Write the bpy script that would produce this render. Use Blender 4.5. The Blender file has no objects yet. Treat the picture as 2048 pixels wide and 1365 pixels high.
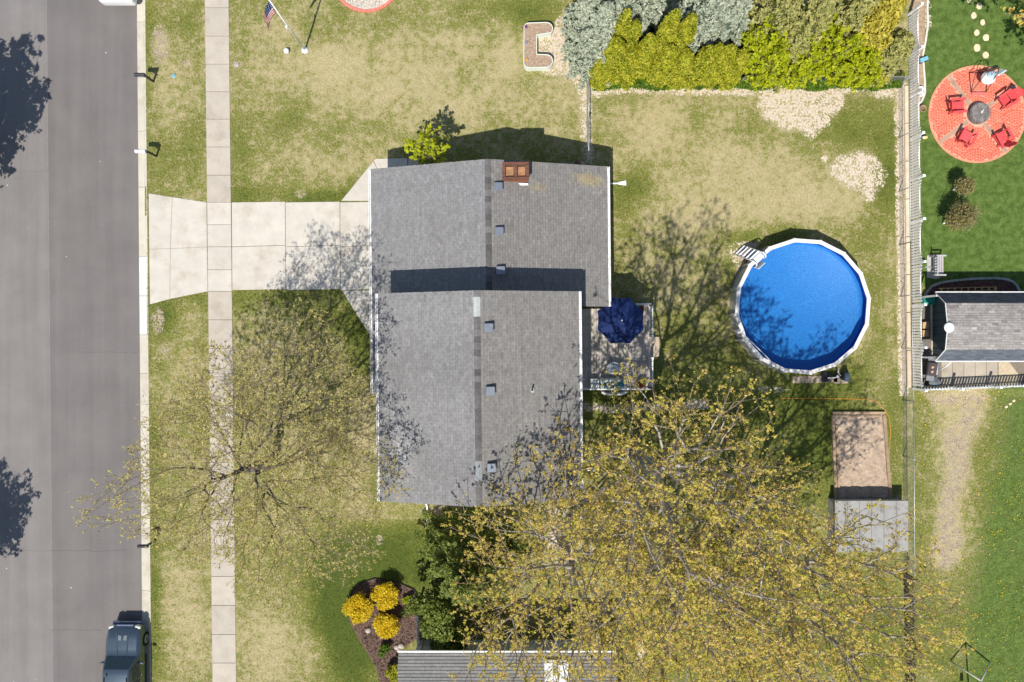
import bpy, math, random
import numpy as np
from mathutils import Vector, Matrix

random.seed(11)
RNG = np.random.default_rng(5)
H = 42.0            # camera height (m)
FPX = 1512.0        # focal length in photo pixels (2048 px wide)
CX, CY = 1024.0, 682.5

def P(px, py, z=0.0):
    """photo pixel at height z -> place in the yard (metres, x east, y north)"""
    k = (H - z) / FPX
    return Vector(((px - CX) * k, (CY - py) * k, z))
def XY(px, py, z=0.0):
    p = P(px, py, z); return (p.x, p.y)
S = H / FPX         # metres per pixel on the ground

# ------------------------------------------------------------------ camera, sky, sun, exposure
scene = bpy.context.scene
C = scene.collection
cam_d = bpy.data.cameras.new("Camera")
cam_d.sensor_width = 36.0
cam_d.lens = FPX / 2048.0 * 36.0
cam_d.clip_end = 3000.0
cam = bpy.data.objects.new("Camera", cam_d)
cam.location = (0, 0, H)
C.objects.link(cam)
scene.camera = cam

SHADOW = Vector((0.19, 0.61, -1.0))      # where a shadow goes per metre of height
elev = math.atan2(1.0, math.hypot(0.19, 0.61))
world = bpy.data.worlds.new("World")
scene.world = world
world.use_nodes = True
wn = world.node_tree.nodes; wl = world.node_tree.links
bg = wn["Background"]
sky = wn.new("ShaderNodeTexSky")
sky.sky_type = 'NISHITA'
sky.sun_disc = False
sky.sun_elevation = elev
sky.sun_rotation = math.radians(197.3)
sky.air_density = 1.0
sky.dust_density = 0.6
wl.new(sky.outputs[0], bg.inputs[0])
bg.inputs[1].default_value = 0.105
sun_d = bpy.data.lights.new("Sun", 'SUN')
sun_d.energy = 4.7
sun_d.angle = math.radians(0.53)
sun_d.color = (1.0, 0.955, 0.885)
sun = bpy.data.objects.new("Sun", sun_d)
sun.rotation_euler = SHADOW.to_track_quat('-Z', 'Y').to_euler()
sun.location = (-8, -25, 60)
C.objects.link(sun)
scene.view_settings.view_transform = 'Standard'
scene.view_settings.look = 'None'
scene.view_settings.exposure = 0.27
scene.view_settings.gamma = 1.0
scene.cycles.max_bounces = 8
scene.cycles.transparent_max_bounces = 12

# ------------------------------------------------------------------ materials
MATS = {}
def lin(r, g, b):
    f = lambda c: (c / 255.0 / 12.92) if c <= 10 else (((c / 255.0) + 0.055) / 1.055) ** 2.4
    return (f(r), f(g), f(b))
def nodes_of(name):
    m = bpy.data.materials.new(name); m.use_nodes = True
    nt = m.node_tree
    return m, nt, nt.nodes, nt.links, nt.nodes["Principled BSDF"]
def coord(N, L, kind="Object"):
    return N.new("ShaderNodeTexCoord").outputs[kind]
def noise(N, L, vec, scale, detail=4, rough=0.58):
    n = N.new("ShaderNodeTexNoise")
    n.inputs["Scale"].default_value = scale
    n.inputs["Detail"].default_value = detail
    n.inputs["Roughness"].default_value = rough
    if vec is not None: L.new(vec, n.inputs["Vector"])
    return n.outputs["Fac"]
def math_n(N, L, op, a, b=None, clamp=False):
    n = N.new("ShaderNodeMath"); n.operation = op; n.use_clamp = clamp
    for i, v in enumerate((a, b)):
        if v is None: continue
        if isinstance(v, (int, float)): n.inputs[i].default_value = v
        else: L.new(v, n.inputs[i])
    return n.outputs[0]
def mixc(N, L, fac, a, b, blend='MIX'):
    n = N.new("ShaderNodeMix"); n.data_type = 'RGBA'; n.blend_type = blend
    if isinstance(fac, (int, float)): n.inputs["Factor"].default_value = fac
    else: L.new(fac, n.inputs["Factor"])
    for s, v in ((n.inputs[6], a), (n.inputs[7], b)):
        if isinstance(v, tuple): s.default_value = (*v[:3], 1.0)
        else: L.new(v, s)
    return n.outputs[2]
def smooth(N, L, val, lo, hi):
    n = N.new("ShaderNodeMapRange"); n.interpolation_type = 'SMOOTHSTEP'
    n.inputs["From Min"].default_value = lo; n.inputs["From Max"].default_value = hi
    L.new(val, n.inputs["Value"]); return n.outputs["Result"]
def attr(N, name):
    a = N.new("ShaderNodeAttribute"); a.attribute_name = name; return a.outputs["Fac"]
def bumped(N, L, bs, h, strength, dist=0.01):
    b = N.new("ShaderNodeBump"); b.inputs["Strength"].default_value = strength
    b.inputs["Distance"].default_value = dist
    L.new(h, b.inputs["Height"]); L.new(b.outputs[0], bs.inputs["Normal"])

def mat(name, col, rough=0.8, var=0.18, scale=6.0, fine=40.0, bump=0.2, metal=0.0, spec=0.3,
        dirt=None, dirt_scale=1.2, dirt_amt=0.5, tint=False, rand=0.0, coat=0.0):
    if name in MATS: return MATS[name]
    m, nt, N, L, bs = nodes_of(name)
    v = coord(N, L)
    n1 = noise(N, L, v, scale); n2 = noise(N, L, v, fine, 3)
    f = math_n(N, L, 'ADD', math_n(N, L, 'MULTIPLY', n1, 0.6), math_n(N, L, 'MULTIPLY', n2, 0.4))
    lo = tuple(c * (1 - var * 1.6) for c in col); hi = tuple(min(1, c * (1 + var * 1.6)) for c in col)
    c = mixc(N, L, smooth(N, L, f, 0.28, 0.72), lo, hi)
    if dirt:
        d = smooth(N, L, noise(N, L, v, dirt_scale, 6, 0.65), 0.48, 0.72)
        c = mixc(N, L, math_n(N, L, 'MULTIPLY', d, dirt_amt), c, dirt)
    if tint:
        t = attr(N, "tint")
        vm = N.new("ShaderNodeVectorMath"); vm.operation = 'SCALE'
        L.new(c, vm.inputs[0]); L.new(t, vm.inputs["Scale"]); c = vm.outputs[0]
    if rand:
        oi = N.new("ShaderNodeObjectInfo")
        s = math_n(N, L, 'ADD', math_n(N, L, 'MULTIPLY', oi.outputs["Random"], 2 * rand), 1 - rand)
        vm = N.new("ShaderNodeVectorMath"); vm.operation = 'SCALE'
        L.new(c, vm.inputs[0]); L.new(s, vm.inputs["Scale"]); c = vm.outputs[0]
    L.new(c, bs.inputs["Base Color"])
    bs.inputs["Roughness"].default_value = rough
    bs.inputs["Metallic"].default_value = metal
    bs.inputs["Specular IOR Level"].default_value = spec
    if coat:
        bs.inputs["Coat Weight"].default_value = coat; bs.inputs["Coat Roughness"].default_value = 0.05
    if bump: bumped(N, L, bs, n2, bump)
    MATS[name] = m
    return m

def leaf_mat(name, cols, rough=0.6, trans=0.35):
    """colours spread over the face attribute 'tint' (0..1)"""
    if name in MATS: return MATS[name]
    m, nt, N, L, bs = nodes_of(name)
    r = N.new("ShaderNodeValToRGB"); e = r.color_ramp.elements
    for i, c in enumerate(cols):
        p = i / (len(cols) - 1)
        if i < 2: el = e[i]; el.position = 0.0 if i == 0 else p
        else: el = e.new(p)
        el.color = (*c, 1)
    e[len(cols) - 1].position = 1.0
    L.new(attr(N, "tint"), r.inputs[0])
    L.new(r.outputs[0], bs.inputs["Base Color"])
    bs.inputs["Roughness"].default_value = rough
    bs.inputs["Specular IOR Level"].default_value = 0.25
    tr = N.new("ShaderNodeBsdfTranslucent"); L.new(r.outputs[0], tr.inputs[0])
    mx = N.new("ShaderNodeMixShader"); mx.inputs[0].default_value = trans
    L.new(bs.outputs[0], mx.inputs[1]); L.new(tr.outputs[0], mx.inputs[2])
    L.new(mx.outputs[0], N["Material Output"].inputs[0])
    MATS[name] = m
    return m

# ------------------------------------------------------------------ mesh helpers
def obj(name, mesh, m=None, parent=None, label=None, cat=None, group=None, kind=None):
    o = bpy.data.objects.new(name, mesh); C.objects.link(o)
    if m is not None and mesh is not None and not mesh.materials: mesh.materials.append(m)
    if parent is not None: o.parent = parent
    for k, v in (("label", label), ("category", cat), ("group", group), ("kind", kind)):
        if v: o[k] = v
    return o
def thing(name, label, cat, loc=(0, 0, 0), rotz=0.0, group=None):
    o = bpy.data.objects.new(name, None); C.objects.link(o)
    o.empty_display_size = 0.2
    o.location = loc; o.rotation_euler = (0, 0, rotz)
    o["label"] = label; o["category"] = cat
    if group: o["group"] = group
    return o
def copy_tree(o, parent=None):
    c = o.copy(); C.objects.link(c)
    if parent is not None: c.parent = parent
    for ch in list(o.children): copy_tree(ch, c)
    return c

def big_mesh(name, V, F, attrs=None, smooth_=False, point_attrs=None):
    V = np.asarray(V, dtype=np.float32); F = np.asarray(F, dtype=np.int32)
    me = bpy.data.meshes.new(name)
    nf, k = F.shape
    me.vertices.add(len(V)); me.vertices.foreach_set("co", V.ravel())
    me.loops.add(nf * k); me.loops.foreach_set("vertex_index", F.ravel())
    me.polygons.add(nf)
    me.polygons.foreach_set("loop_start", np.arange(0, nf * k, k, dtype=np.int32))
    me.polygons.foreach_set("loop_total", np.full(nf, k, dtype=np.int32))
    me.polygons.foreach_set("use_smooth", np.full(nf, bool(smooth_)))
    for a, arr in (attrs or {}).items():
        at = me.attributes.new(a, 'FLOAT', 'FACE'); at.data.foreach_set("value", np.asarray(arr, dtype=np.float32))
    for a, arr in (point_attrs or {}).items():
        at = me.attributes.new(a, 'FLOAT', 'POINT'); at.data.foreach_set("value", np.asarray(arr, dtype=np.float32))
    me.update(calc_edges=True)
    me.validate()
    return me

class MB:
    def __init__(s): s.v = []; s.f = []; s.sm = []
    def add(s, vs, fs, sm=False):
        o = len(s.v); s.v += [tuple(v) for v in vs]
        for f in fs: s.f.append(tuple(i + o for i in f)); s.sm.append(sm)
        return s
    def box(s, c, size, rz=0.0, rx=0.0, ry=0.0, taper=1.0):
        x, y, z = (a / 2 for a in size)
        M = Matrix.Translation(Vector(c)) @ Matrix.Rotation(rz, 4, 'Z') @ Matrix.Rotation(ry, 4, 'Y') @ Matrix.Rotation(rx, 4, 'X')
        vs = [M @ Vector(p) for p in ((-x, -y, -z), (x, -y, -z), (x, y, -z), (-x, y, -z), (-x * taper, -y * taper, z), (x * taper, -y * taper, z), (x * taper, y * taper, z), (-x * taper, y * taper, z))]
        return s.add(vs, [(0, 3, 2, 1), (4, 5, 6, 7), (0, 1, 5, 4), (1, 2, 6, 5), (2, 3, 7, 6), (3, 0, 4, 7)])
    def bbox(s, c, size, b=0.02, rz=0.0, rx=0.0, ry=0.0):
        """box with chamfered vertical and top edges"""
        x, y, z = (a / 2 for a in size); b = min(b, x * .9, y * .9, z * .9)
        M = Matrix.Translation(Vector(c)) @ Matrix.Rotation(rz, 4, 'Z') @ Matrix.Rotation(ry, 4, 'Y') @ Matrix.Rotation(rx, 4, 'X')
        def ring(d, zz):
            xx, yy = x - d, y - d
            return [(-xx + b, -yy, zz), (xx - b, -yy, zz), (xx, -yy + b, zz), (xx, yy - b, zz), (xx - b, yy, zz), (-xx + b, yy, zz), (-xx, yy - b, zz), (-xx, -yy + b, zz)]
        vs = ring(0, -z) + ring(0, z - b) + ring(b * .8, z)
        vs = [M @ Vector(p) for p in vs]
        fs = [tuple(range(7, -1, -1)), tuple(range(16, 24))]
        for r in (0, 8):
            for i in range(8):
                j = (i + 1) % 8; fs.append((r + i, r + j, r + 8 + j, r + 8 + i))
        return s.add(vs, fs)
    def tube(s, pts, r, n=6, sm=True, cap=True):
        pts = [Vector(p) for p in pts]
        rs = r if isinstance(r, (list, tuple)) else [r] * len(pts)
        vs = []
        for i, p in enumerate(pts):
            d = (pts[min(i + 1, len(pts) - 1)] - pts[max(i - 1, 0)]).normalized()
            a = d.orthogonal().normalized() if i == 0 else (prev - d * prev.dot(d)).normalized()
            prev = a; b = d.cross(a)
            for k in range(n):
                t = 2 * math.pi * k / n
                vs.append(p + (a * math.cos(t) + b * math.sin(t)) * rs[i])
        fs = []
        for i in range(len(pts) - 1):
            for k in range(n):
                fs.append((i * n + k, i * n + (k + 1) % n, (i + 1) * n + (k + 1) % n, (i + 1) * n + k))
        s.add(vs, fs, sm)
        if cap:
            o = len(s.v) - len(vs)
            s.f.append(tuple(o + k for k in range(n - 1, -1, -1))); s.sm.append(False)
            o += (len(pts) - 1) * n
            s.f.append(tuple(o + k for k in range(n))); s.sm.append(False)
        return s
    def prism(s, poly, z0, z1, chamfer=0.0):
        a = sum(poly[i][0] * poly[(i + 1) % len(poly)][1] - poly[(i + 1) % len(poly)][0] * poly[i][1] for i in range(len(poly)))
        if a < 0: poly = poly[::-1]
        n = len(poly)
        vs = [(x, y, z0) for x, y in poly] + [(x, y, z1 - chamfer) for x, y in poly]
        fs = [tuple(range(n - 1, -1, -1))] + [(i, (i + 1) % n, n + (i + 1) % n, n + i) for i in range(n)]
        if chamfer:
            vs += [(x, y, z1) for x, y in inset(poly, chamfer)]
            fs += [(n + i, n + (i + 1) % n, 2 * n + (i + 1) % n, 2 * n + i) for i in range(n)]
            fs.append(tuple(range(2 * n, 3 * n)))
        else: fs.append(tuple(range(n, 2 * n)))
        return s.add(vs, fs)
    def lathe(s, prof, n=20, c=(0, 0, 0), sm=True, close=True):
        vs = []
        for r, z in prof:
            for k in range(n):
                t = 2 * math.pi * k / n; vs.append((c[0] + r * math.cos(t), c[1] + r * math.sin(t), c[2] + z))
        fs = []
        for i in range(len(prof) - 1):
            for k in range(n):
                fs.append((i * n + k, i * n + (k + 1) % n, (i + 1) * n + (k + 1) % n, (i + 1) * n + k))
        s.add(vs, fs, sm)
        if close:
            o = len(s.v) - len(vs)
            s.f.append(tuple(o + k for k in range(n - 1, -1, -1))); s.sm.append(False)
            o += (len(prof) - 1) * n
            s.f.append(tuple(o + k for k in range(n))); s.sm.append(False)
        return s
    def blob(s, c, r, nu=10, nv=7, jit=0.12, seed=0, flat=None):
        rr = random.Random(seed); vs = []; fs = []
        ph = [rr.uniform(0, 6.28) for _ in range(6)]
        for i in range(nv + 1):
            v = math.pi * i / nv
            for k in range(nu):
                u = 2 * math.pi * k / nu
                j = 1 + jit * (math.sin(2 * u + ph[0] + v * 2) + math.sin(3 * u + ph[1] - v * 3) * .7 + math.sin(5 * u + ph[2] + 4 * v) * .5) * math.sin(v)
                z = math.cos(v) * r[2]
                if flat is not None: z = max(z, flat)
                vs.append((c[0] + r[0] * j * math.sin(v) * math.cos(u), c[1] + r[1] * j * math.sin(v) * math.sin(u), c[2] + z))
        for i in range(nv):
            for k in range(nu):
                fs.append((i * nu + k, (i + 1) * nu + k, (i + 1) * nu + (k + 1) % nu, i * nu + (k + 1) % nu))
        return s.add(vs, fs, True)
    def mesh(s, name):
        me = bpy.data.meshes.new(name); me.from_pydata([tuple(v) for v in s.v], [], s.f)
        me.polygons.foreach_set("use_smooth", s.sm); me.update(); return me
    def build(s, name, m, parent=None, **kw):
        return obj(name, s.mesh(name), m, parent, **kw)

def inset(poly, d):
    n = len(poly); out = []
    for i in range(n):
        p0 = Vector(poly[i - 1]); p1 = Vector(poly[i]); p2 = Vector(poly[(i + 1) % n])
        e1 = (p1 - p0).normalized(); e2 = (p2 - p1).normalized()
        n1 = Vector((-e1.y, e1.x)); n2 = Vector((-e2.y, e2.x))
        b = n1 + n2; q = b.dot(n1)
        out.append(tuple(p1 + b * (d / q if abs(q) > 1e-4 else 0)))
    return out
def ccw(poly):
    a = sum(poly[i][0] * poly[(i + 1) % len(poly)][1] - poly[(i + 1) % len(poly)][0] * poly[i][1] for i in range(len(poly)))
    return poly if a > 0 else poly[::-1]
def slab(name, pxs, z0, z1, m, parent, gap=0.012, z=0.0, **kw):
    poly = inset(ccw([XY(a, b, z) for a, b in pxs]), gap)
    return MB().prism(poly, z0, z1, 0.008).build(name, m, parent, **kw)

# ------------------------------------------------------------------ numpy fields on the ground, in photo pixels
def seg_poly_sdf(px, py, poly):
    """signed distance (px) to a polygon, inside negative"""
    d = np.full(px.shape, 1e9); ins = np.zeros(px.shape, bool)
    n = len(poly)
    for i in range(n):
        ax, ay = poly[i]; bx, by = poly[(i + 1) % n]
        ex, ey = bx - ax, by - ay
        t = np.clip(((px - ax) * ex + (py - ay) * ey) / (ex * ex + ey * ey + 1e-9), 0, 1)
        d = np.minimum(d, np.hypot(px - ax - t * ex, py - ay - t * ey))
        c = ((ay > py) != (by > py)) & (px < (bx - ax) * (py - ay) / (by - ay + 1e-12) + ax)
        ins ^= c
    return np.where(ins, -d, d)
# ------------------------------------------------------------------ street geometry (photo pixels on the ground)
def road_edge(y): return 272.0 + 11.5 * y / 1365.0
def curb_back(y): return 290.7 + 12.3 * y / 1365.0
def walk_l(y): return 409.5 + 15.5 * y / 1365.0
def walk_r(y): return 458.0 + 15.0 * y / 1365.0
ROAD_W = -235.0

SIDEWALK = [(walk_l(-40), -40), (walk_r(-40), -40), (walk_r(1405), 1405), (walk_l(1405), 1405)]
APRON = [(297, 387), (413, 405), (415, 583), (298, 610)]
DRIVE = [(463, 405), (757, 403), (757, 579), (465, 581)]
WALK_N = [(680, 403), (741, 330), (752, 318), (838, 316), (838, 345), (760, 345), (760, 380), (741, 403)]
WALK_S = [(682, 580), (740, 580), (768, 640), (768, 705), (752, 690)]
FENCE_STRIP = [(1796, 168), (1819, 160), (1825, 780), (1805, 788)]
PATIO = [(1954 + 98 * math.cos(t), 229 + 98 * math.sin(t)) for t in np.linspace(0, 2 * math.pi, 40)[:-1]]
MULCH_S = [(697, 1205), (712, 1172), (748, 1158), (790, 1163), (828, 1180), (838, 1210), (838, 1275), (802, 1300), (800, 1420), (772, 1420), (752, 1335), (722, 1285), (700, 1245)]
MULCH_SHED = [(1852, 592), (1862, 577), (1892, 566), (1950, 562), (2000, 561), (2022, 566), (2034, 582), (2034, 600), (1852, 604)]
MULCH_FENCE = [(1826, -40), (1853, -40), (1850, 40), (1849, 80), (1843, 110), (1846, 150), (1848, 185), (1842, 203), (1828, 212), (1822, 180)]
SHED_PAVE = [(1838, 604), (2100, 604), (2100, 772), (1838, 776)]
PAVED = [SIDEWALK, APRON, DRIVE, WALK_N, WALK_S, PATIO, MULCH_S, MULCH_SHED, MULCH_FENCE, SHED_PAVE]

# blobs: x, y, rx, ry, amount
GREEN = [(345, 45, 45, 45, .5), (300, 60, 12, 60, .3), (385, 285, 40, 70, .45), (320, 320, 30, 60, .35), (520, 385, 60, 22, .5), (650, 395, 60, 14, .8),
  (700, 380, 40, 22, .45), (860, 335, 60, 45, .5), (560, 240, 40, 40, .35), (490, 300, 25, 60, .3), (1055, 25, 60, 34, .9), (980, 15, 60, 24, .35), (760, 60, 90, 40, .3),
  (1275, 372, 42, 34, .9), (1245, 430, 20, 40, .3), (1720, 240, 70, 50, .6), (1775, 345, 34, 70, 1.0), (1640, 270, 70, 30, .4), (1400, 240, 40, 30, .25),
  (325, 640, 26, 40, 1.2), (400, 600, 22, 18, .6), (312, 880, 14, 60, .8), (310, 1200, 12, 180, .7), (500, 600, 40, 20, .55), (640, 620, 90, 50, .45), (720, 680, 40, 60, .7), (740, 720, 20, 60, .4),
  (760, 1130, 130, 60, 1.7), (680, 1200, 60, 100, 1.9), (710, 1310, 50, 80, 1.6), (730, 1070, 70, 40, .7), (745, 960, 20, 40, .7), (850, 1060, 60, 30, .4), (900, 1120, 120, 80, .4),
  (1240, 800, 90, 40, .9), (1350, 840, 120, 60, .6), (1560, 800, 130, 50, .8), (1640, 880, 60, 110, .7), (1470, 560, 20, 40, .6), (1450, 700, 60, 60, .4), (1330, 700, 60, 80, .4), (1490, 480, 30, 20, .6),
  (1740, 520, 40, 160, .35), (1700, 760, 60, 30, .4), (1790, 850, 20, 90, .5), (1520, 470, 100, 25, .5), (1580, 900, 150, 100, .35), (1560, 1220, 200, 120, .8), (1350, 1280, 160, 80, .4), (1750, 1300, 60, 80, .8)]
DRY = [(690, 120, 110, 50, .55), (600, 160, 110, 50, .3), (780, 180, 120, 60, .35), (880, 210, 90, 70, .35), (900, 90, 100, 40, .4), (560, 60, 30, 30, .3), (700, 330, 80, 40, .3), (370, 200, 45, 60, .3), (350, 90, 30, 50, .2),
  (1030, 200, 90, 60, .3), (1330, 230, 110, 40, .4), (1430, 340, 130, 70, .5), (1300, 290, 50, 40, .4), (1560, 420, 150, 40, .55), (1640, 400, 80, 40, .4), (1600, 340, 90, 40, .35), (1380, 440, 90, 50, .45), (1350, 560, 60, 60, .35),
  (540, 700, 60, 90, .35), (730, 860, 26, 110, .75), (700, 1010, 40, 60, .4), (560, 1290, 90, 70, .6), (380, 1260, 50, 110, .45), (360, 1150, 30, 60, .3), (800, 1040, 60, 30, .5), (600, 900, 80, 60, .25), (1020, 90, 25, 70, .5), (400, 760, 60, 60, .3),
  (1460, 620, 16, 100, .3), (1915, 900, 40, 120, .8), (1900, 1080, 40, 90, .8), (1940, 820, 50, 40, .5), (1870, 860, 30, 60, .3), (1300, 1040, 120, 60, .2)]
BARE = [(320, 90, 18, 42, .75), (375, 128, 12, 9, .6), (1080, 95, 14, 40, .7), (315, 640, 12, 26, .9), (602, 388, 12, 8, .8), (1110, 1065, 20, 60, .95), (1140, 1080, 26, 50, .6), (328, 700, 14, 16, .5),
  (1770, 185, 34, 14, .7), (1740, 385, 14, 20, .8), (1650, 318, 7, 6, .9), (760, 1080, 8, 12, .6), (1540, 780, 40, 6, .6), (1485, 505, 26, 20, .9), (1480, 540, 14, 60, .55), (880, 1025, 40, 12, .8), (960, 1025, 60, 12, .6),
  (1285, 1300, 14, 40, .7), (1835, 250, 10, 60, -.4), (600, 1400, 10, 10, .2), (474, 130, 12, 10, .5), (1165, 330, 30, 8, .6), (1060, 335, 90, 10, .5)]
BARE_POLY = [([(1522, 178), (1560, 172), (1640, 176), (1690, 172), (1688, 205), (1660, 245), (1622, 280), (1600, 262), (1560, 258), (1525, 235), (1516, 215)], 9, .74),
  ([(1672, 318), (1715, 302), (1752, 312), (1772, 350), (1762, 375), (1735, 388), (1690, 372), (1655, 345)], 12, .70),
  ([(1180, 172), (1810, 166), (1810, 182), (1500, 192), (1380, 190), (1250, 186), (1180, 196)], 8, .72),
  ([(1085, 70), (1110, 50), (1140, 20), (1185, 40), (1185, 200), (1150, 170), (1125, 150), (1085, 145)], 14, .78),
  ([(1150, 150), (1182, 160), (1186, 320), (1166, 330), (1160, 220)], 10, .62),
  ([(1790, 170), (1812, 168), (1816, 790), (1800, 790)], 7, .95),
  ([(1165, 805), (1230, 812), (1420, 800), (1420, 816), (1240, 826), (1165, 822)], 6, .8),
  ([(1925, 806), (1952, 800), (1968, 830), (1942, 870), (1940, 930), (1922, 985), (1912, 1030), (1926, 1075), (1916, 1125), (1890, 1150), (1858, 1120), (1872, 1050), (1880, 980), (1894, 920), (1884, 870), (1912, 840)], 16, .66),
  ([(1842, -20), (1862, -20), (1862, 60), (1842, 60)], 5, .6), ([(1845, 786), (1950, 782), (1990, 800), (1870, 820)], 12, .7)]
LUSH_POLY = [([(1838, -80), (2300, -80), (2300, 800), (2000, 780), (1838, 560)], 10, 1.0),
  ([(1990, 770), (2300, 770), (2300, 1500), (1900, 1500), (1930, 1180), (1960, 1000), (1985, 900)], 40, .72),
  ([(1822, 790), (2300, 780), (2300, 1500), (1800, 1500)], 14, .22)]

def ground_fields(px, py):
    g = np.full(px.shape, 0.62)
    for x, y, rx, ry, a in GREEN: g += a * np.exp(-(((px - x) / rx) ** 2 + ((py - y) / ry) ** 2))
    for x, y, rx, ry, a in DRY: g -= a * np.exp(-(((px - x) / rx) ** 2 + ((py - y) / ry) ** 2))
    # greener right beside paving and in the strip along the street
    for poly in (DRIVE, APRON, WALK_S): g += 0.25 * np.exp(-np.clip(seg_poly_sdf(px, py, poly), 0, None) / 14.0)
    g += 0.18 * np.exp(-np.abs(px - curb_back(py)) / 10.0)
    b = np.zeros(px.shape)
    for x, y, rx, ry, a in BARE: b = np.maximum(b, a * np.exp(-(((px - x) / rx) ** 2 + ((py - y) / ry) ** 2)))
    for poly, fe, a in BARE_POLY:
        d = seg_poly_sdf(px, py, poly); b = np.maximum(b, a * np.clip(0.5 - d / (2 * fe), 0, 1))
    l = np.zeros(px.shape)
    for poly, fe, a in LUSH_POLY:
        d = seg_poly_sdf(px, py, poly); l = np.maximum(l, a * np.clip(0.5 - d / (2 * fe), 0, 1))
    # the neighbour's rough grass at the lower right is all green
    d = seg_poly_sdf(px, py, [(1824, 795), (2300, 780), (2300, 1500), (1800, 1500)])
    g = g + 0.35 * np.clip(0.5 - d / 20, 0, 1)
    br = np.where(((px > 1826) & (py > 785)) | (px < 1000), 1.0, 0.0)
    br = np.maximum(br, np.exp(-(((px - 320) / 24) ** 2 + ((py - 90) / 55) ** 2)))
    return g, b, l, br

# ------------------------------------------------------------------ lawn material
def lawn_material():
    m, nt, N, L, bs = nodes_of("lawn_grass")
    v = coord(N, L)
    n1 = noise(N, L, v, 0.55, 3); n2 = noise(N, L, v, 2.6, 4, 0.6); n3 = noise(N, L, v, 9.0, 3, 0.6); n4 = noise(N, L, v, 22.0, 5, 0.72)
    mul = lambda a, k: math_n(N, L, 'MULTIPLY', math_n(N, L, 'SUBTRACT', a, 0.5), k)
    add = lambda a, b_: math_n(N, L, 'ADD', a, b_)
    g = add(add(add(add(attr(N, "green"), mul(n1, 1.8)), mul(n2, 3.0)), mul(n3, 3.0)), mul(n4, 3.2))
    straw = mixc(N, L, smooth(N, L, n3, 0.35, 0.65), lin(184, 169, 120), lin(210, 196, 150))
    grn = mixc(N, L, smooth(N, L, n2, 0.35, 0.65), lin(116, 123, 46), lin(144, 147, 72))
    deep = lin(92, 106, 42)
    c = mixc(N, L, smooth(N, L, g, 0.05, 0.98), straw, grn)
    c = mixc(N, L, smooth(N, L, g, 0.95, 2.1), c, deep)
    lushc = mixc(N, L, smooth(N, L, add(n2, mul(n4, .6)), 0.35, 0.65), lin(86, 112, 46), lin(114, 138, 66))
    c = mixc(N, L, smooth(N, L, add(add(attr(N, "lush"), mul(n2, 0.3)), mul(n3, .25)), 0.15, 0.85), c, lushc)
    br = attr(N, "bare"); b = add(br, math_n(N, L, "MULTIPLY", smooth(N, L, br, .04, .40), add(add(mul(n2, 3.4), mul(n3, 3.4)), mul(n4, 1.6))))
    dirt = mixc(N, L, smooth(N, L, n3, 0.3, 0.7), lin(212, 191, 164), lin(240, 225, 204))
    soil = mixc(N, L, smooth(N, L, add(n3, mul(n4, .8)), 0.3, 0.7), lin(142, 122, 98), lin(208, 190, 166))
    dirt = mixc(N, L, attr(N, 'brown'), dirt, soil)
    bm = smooth(N, L, b, 0.30, 0.66)
    c = mixc(N, L, bm, c, dirt)
    # blade-scale light and dark
    fine = N.new("ShaderNodeMapRange"); L.new(add(math_n(N, L, 'MULTIPLY', n4, .65), math_n(N, L, 'MULTIPLY', noise(N, L, v, 70, 2), .35)), fine.inputs[0])
    fine.inputs["From Min"].default_value = .3; fine.inputs["From Max"].default_value = .7
    fine.inputs["To Min"].default_value = .74; fine.inputs["To Max"].default_value = 1.24
    vm = N.new("ShaderNodeVectorMath"); vm.operation = 'SCALE'
    L.new(c, vm.inputs[0])
    f1 = math_n(N, L, 'SUBTRACT', fine.outputs[0], 1.0)
    L.new(add(math_n(N, L, 'MULTIPLY', f1, math_n(N, L, 'SUBTRACT', 1.0, math_n(N, L, 'MULTIPLY', bm, .8))), 1.0), vm.inputs["Scale"])
    hs = N.new("ShaderNodeHueSaturation"); hs.inputs["Value"].default_value = 0.69; hs.inputs["Saturation"].default_value = 0.97
    L.new(vm.outputs[0], hs.inputs["Color"])
    L.new(hs.outputs[0], bs.inputs["Base Color"])
    bs.inputs["Roughness"].default_value = 0.9; bs.inputs["Specular IOR Level"].default_value = 0.1
    bumped(N, L, bs, add(n4, n3), 0.3, 0.02)
    return m
M_LAWN = lawn_material()

# ------------------------------------------------------------------ lawn: one sheet out to the horizon
def axis(lo, hi, step):
    core = np.arange(lo, hi + step / 2, step)
    out = np.array([2, 5, 10, 20, 40, 80, 160, 400, 900.0])
    return np.concatenate([lo - out[::-1], core, hi + out])
gx = axis(-30.0, 30.0, 0.12); gy = axis(-20.5, 20.5, 0.12)
X, Y = np.meshgrid(gx, gy)
PXg = X / S + CX; PYg = CY - Y / S
g_, b_, l_, br_ = ground_fields(PXg, PYg)
Z = np.where((PXg < curb_back(PYg) - 5) & (PXg > ROAD_W - 25), -0.32, 0.0)
V = np.stack([X.ravel(), Y.ravel(), Z.ravel()], 1)
nx, ny = len(gx), len(gy)
idx = np.arange(nx * ny).reshape(ny, nx)
F = np.stack([idx[:-1, :-1].ravel(), idx[:-1, 1:].ravel(), idx[1:, 1:].ravel(), idx[1:, :-1].ravel()], 1)
lawn = obj("lawn", big_mesh("lawn", V, F, point_attrs={"green": g_.ravel(), "bare": b_.ravel(), "lush": l_.ravel(), "brown": br_.ravel()}), M_LAWN, kind="structure",
           label="patchy straw and green spring lawn around the houses")

def in_paved(px, py, pad=0.0):
    r = (px < curb_back(py) + 1 + pad)
    for p in PAVED: r |= seg_poly_sdf(px, py, p) < pad
    r |= (px > 765) & (px < 1150) & (py > 345) & (py < 990)
    r |= (px > 1160) & (px < 1300) & (py > 610) & (py < 780)
    return r
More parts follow.
